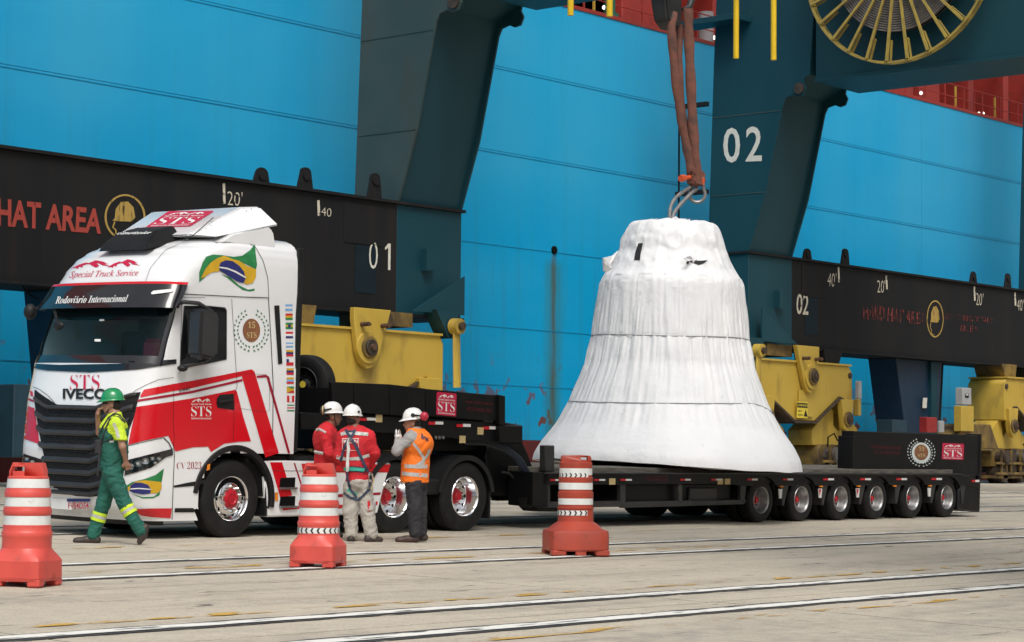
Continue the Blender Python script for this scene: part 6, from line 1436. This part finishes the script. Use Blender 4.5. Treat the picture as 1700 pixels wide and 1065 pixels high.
gl_('reflective_tape', [(554, 730), (560, 723), (572, 719), (590, 719), (611, 721)], 5.5, S2, s2, 'refl'); gl_('reflective_tape', [(559, 758), (575, 762), (595, 761), (613, 755)], 5.5, S2, s2, 'refl')
gl_('printed_frame', [(569, 728), (595, 728), (595, 747), (569, 747), (569, 728)], .9, S2, s2, 'white')
text('MECAN', [(571, 729.5), (593.5, 729.5), (593.5, 735.5), (571, 735.5)], S2, s2, MT['white'], 's', .02, .009)
for pts, wd in (([(574, 714), (579, 722), (584, 730), (592, 742), (600, 762), (606, 776), (612, 790)], 4.2), ([(590, 713), (586, 722), (579, 731), (573, 742), (567, 758), (564, 772)], 4.2), ([(575, 716), (590, 716)], 3)):
    gl_('harness_strap', pts, wd, S2, p2, 'strap', .016)
gl_('lanyard', [(580, 728), (579, 745), (579, 765), (579, 782)], 4.2, S2, p2, 'band', .026); gl_('harness_strap', [(579, 782), (579, 797)], 3.6, S2, p2, 'strap', .026)
gl_('harness_belt', [(563, 779), (580, 778), (596, 779), (612, 782)], 9, S2, p2, 'strap', .012); gl_('belt_pad', [(565, 778.5), (580, 777.5), (604, 779.5)], 5, S2, p2, 'pad', .017)
B().ring(.018, .027, -.005, .005, tuple(q(580, 730, -.215)), 'y', 16).build('dorsal_ring', MT['steel'], p2)
for pts in ([(567, 806), (572, 818), (582, 826), (598, 830)], [(614, 800), (612, 812), (604, 822), (594, 831)], [(579, 797), (582, 812), (592, 826)], [(566, 800), (568, 812), (575, 820)]): gl_('leg_strap', pts, 4, T2, p2, 'strap', .014)
gl_('leg_pad', [(577, 812), (586, 818), (592, 820)], 5, T2, p2, 'pad', .010)
B().tube([tuple(q(614, 784, -.14)), tuple(q(618, 790, -.15)), tuple(q(617, 805, -.15)), tuple(q(612, 812, -.15)), tuple(q(612, 798, -.15)), tuple(q(614, 784, -.14))], .007, 6).build('carabiner', MT['steel'], p2)
B().tube([tuple(q(617, 786, -.12)), tuple(q(620, 797, -.13)), tuple(q(616, 812, -.14))], .009, 6).build('carabiner', MT['yellowish'], p2)
gl_('trouser_patch', [(612, 831), (612.5, 848)], 4, T2, t2, 'rcloth', .006); gl_('trouser_patch', [(569.5, 830), (569, 847)], 3, T2, t2, 'rcloth', .006)
sdf('tool_pouch', [('c', q(620, 835, -.02), q(619, 846, -.02), .03, .03)], MT['gsleeve'], p2, .01)
B().box(*(lambda c: (c[0]-.014, c[0]+.014, c[1]-.012, c[1]+.004, c[2]-.014, c[2]+.014))(q(593.5, 683.5, -.085))).build('helmet_sticker', MT['sblack'], p2)
# --- man in the orange vest
p3, sc, ox, oy = person(685, 900, 'man in orange vest, grey sleeves and white gloves, red ear defenders on his helmet')
hc = q(682, 703)
J = dict(neck=q(689, 716), chest=q(692, 738), waist=q(690, 770), pel=q(690, 798), sN=q(681, 726, -.17), eN=q(658, 749, -.22), wN=q(659, 731, -.12), sF=q(694, 726, .17), eF=q(672, 752, .2), wF=q(663, 731, .06), tx=.17, tyy=.21,
         hN=q(686, 806, -.08), kN=q(688, 846, -.09), aN=q(690, 884, -.08), hF=q(693, 806, .08), kF=q(696, 846, .08), aF=q(698, 884, .09))
sdf('body', bodyp(hc, J, -1, -.15), MT['skin'], p3, .0105, .018)
for s, dd_ in (('N', -.02), ('F', .02)):
    sdf('glove', [('c', J['w'+s]-ar(0, 0, .02), J['w'+s], .038, .036)]+hand_prims(J['w'+s], (-.25, 0, 1), (.9 if s == 'N' else .6, .1 if s == 'N' else -.2, 0), .25, 1, .05), MT['glove'], p3, .008, .012)
arms_shirt(p3, J, MT['gsleeve'], .12, .18, (oy-708)/sc, (oy-790)/sc, 9)
v3 = arms_shirt(p3, J, MT['ocloth'], .155, .19, (oy-711)/sc, (oy-801)/sc, 10, sleeve=False, nm='hi_viz_vest', extra=(('e', J['chest']+ar(0, 0, .02), (.19, .225, .17)), ('c', J['sF']+ar(0, -.06, 0), J['sF']+ar(0, -.01, 0), .09, .08), ('c', J['waist']+ar(-.03, 0, 0), J['pel']+ar(-.04, 0, -.02), .165, .175), ('c', J['neck'], J['neck']*.4+J['sN']*.6, .08, .088)))
trousers(p3, J, .115, .095, .085, MT['bcloth'], 11, (oy-796)/sc)
boot(p3, q(690, 900, -.08), q(659, 900, -.10), J['aN'], MT['bootb']); boot(p3, q(704, 898, .09), q(676, 898, .08), J['aF'], MT['boot_'])
helmet(p3, hc+ar(.012, 0, .058), -1, -.15, MT['helm_w'], radians(6))
sdf('hair', [('e', hc+ar(.045, 0, .0), (.062, .077, .06))], MT['hair'], p3, .010, .02); sdf('beard', [('e', hc+ar(-.042, 0, -.088), (.048, .049, .024)), ('c', hc+ar(-.0, -.060, -.02), hc+ar(-.032, -.05, -.075), .010, .012)], MT['beard'], p3, .008, .02)
m_ = sub('ear_defender', p3, tuple(q(702.5, 691, -.12)))
B().ell((0, 0, 0), (.058, .045, .06), 18, 12).build('ear_cup', MT['muffr'], m_); B().tube([(-.03, -.01, .0), (-.09, -.01, .01), (-.15, .01, .015)], .012, 6).ell((-.15, 0, .015), (.03, .015, .03)).build('ear_arm', MT['sblack'], m_)
S3 = sfc(v3, p3)
gl_('reflective_tape', [(657, 771), (680, 774), (709, 774)], 6.5, S3, v3, 'refl', .006); gl_('reflective_tape', [(656, 784), (680, 787), (709, 789)], 6.5, S3, v3, 'refl', .006)
gl_('reflective_tape', [(686, 735), (694, 745), (702, 758), (703, 768), (697, 772)], 4.5, S3, v3, 'refl', .006); gl_('reflective_tape', [(713, 745), (709, 755), (703, 764), (692, 772)], 4.2, S3, v3, 'refl', .008)
text('Bras', [(699, 719), (711, 725), (711, 733), (699, 728)], S3, v3, MT['strap'], 's', .03, .009)
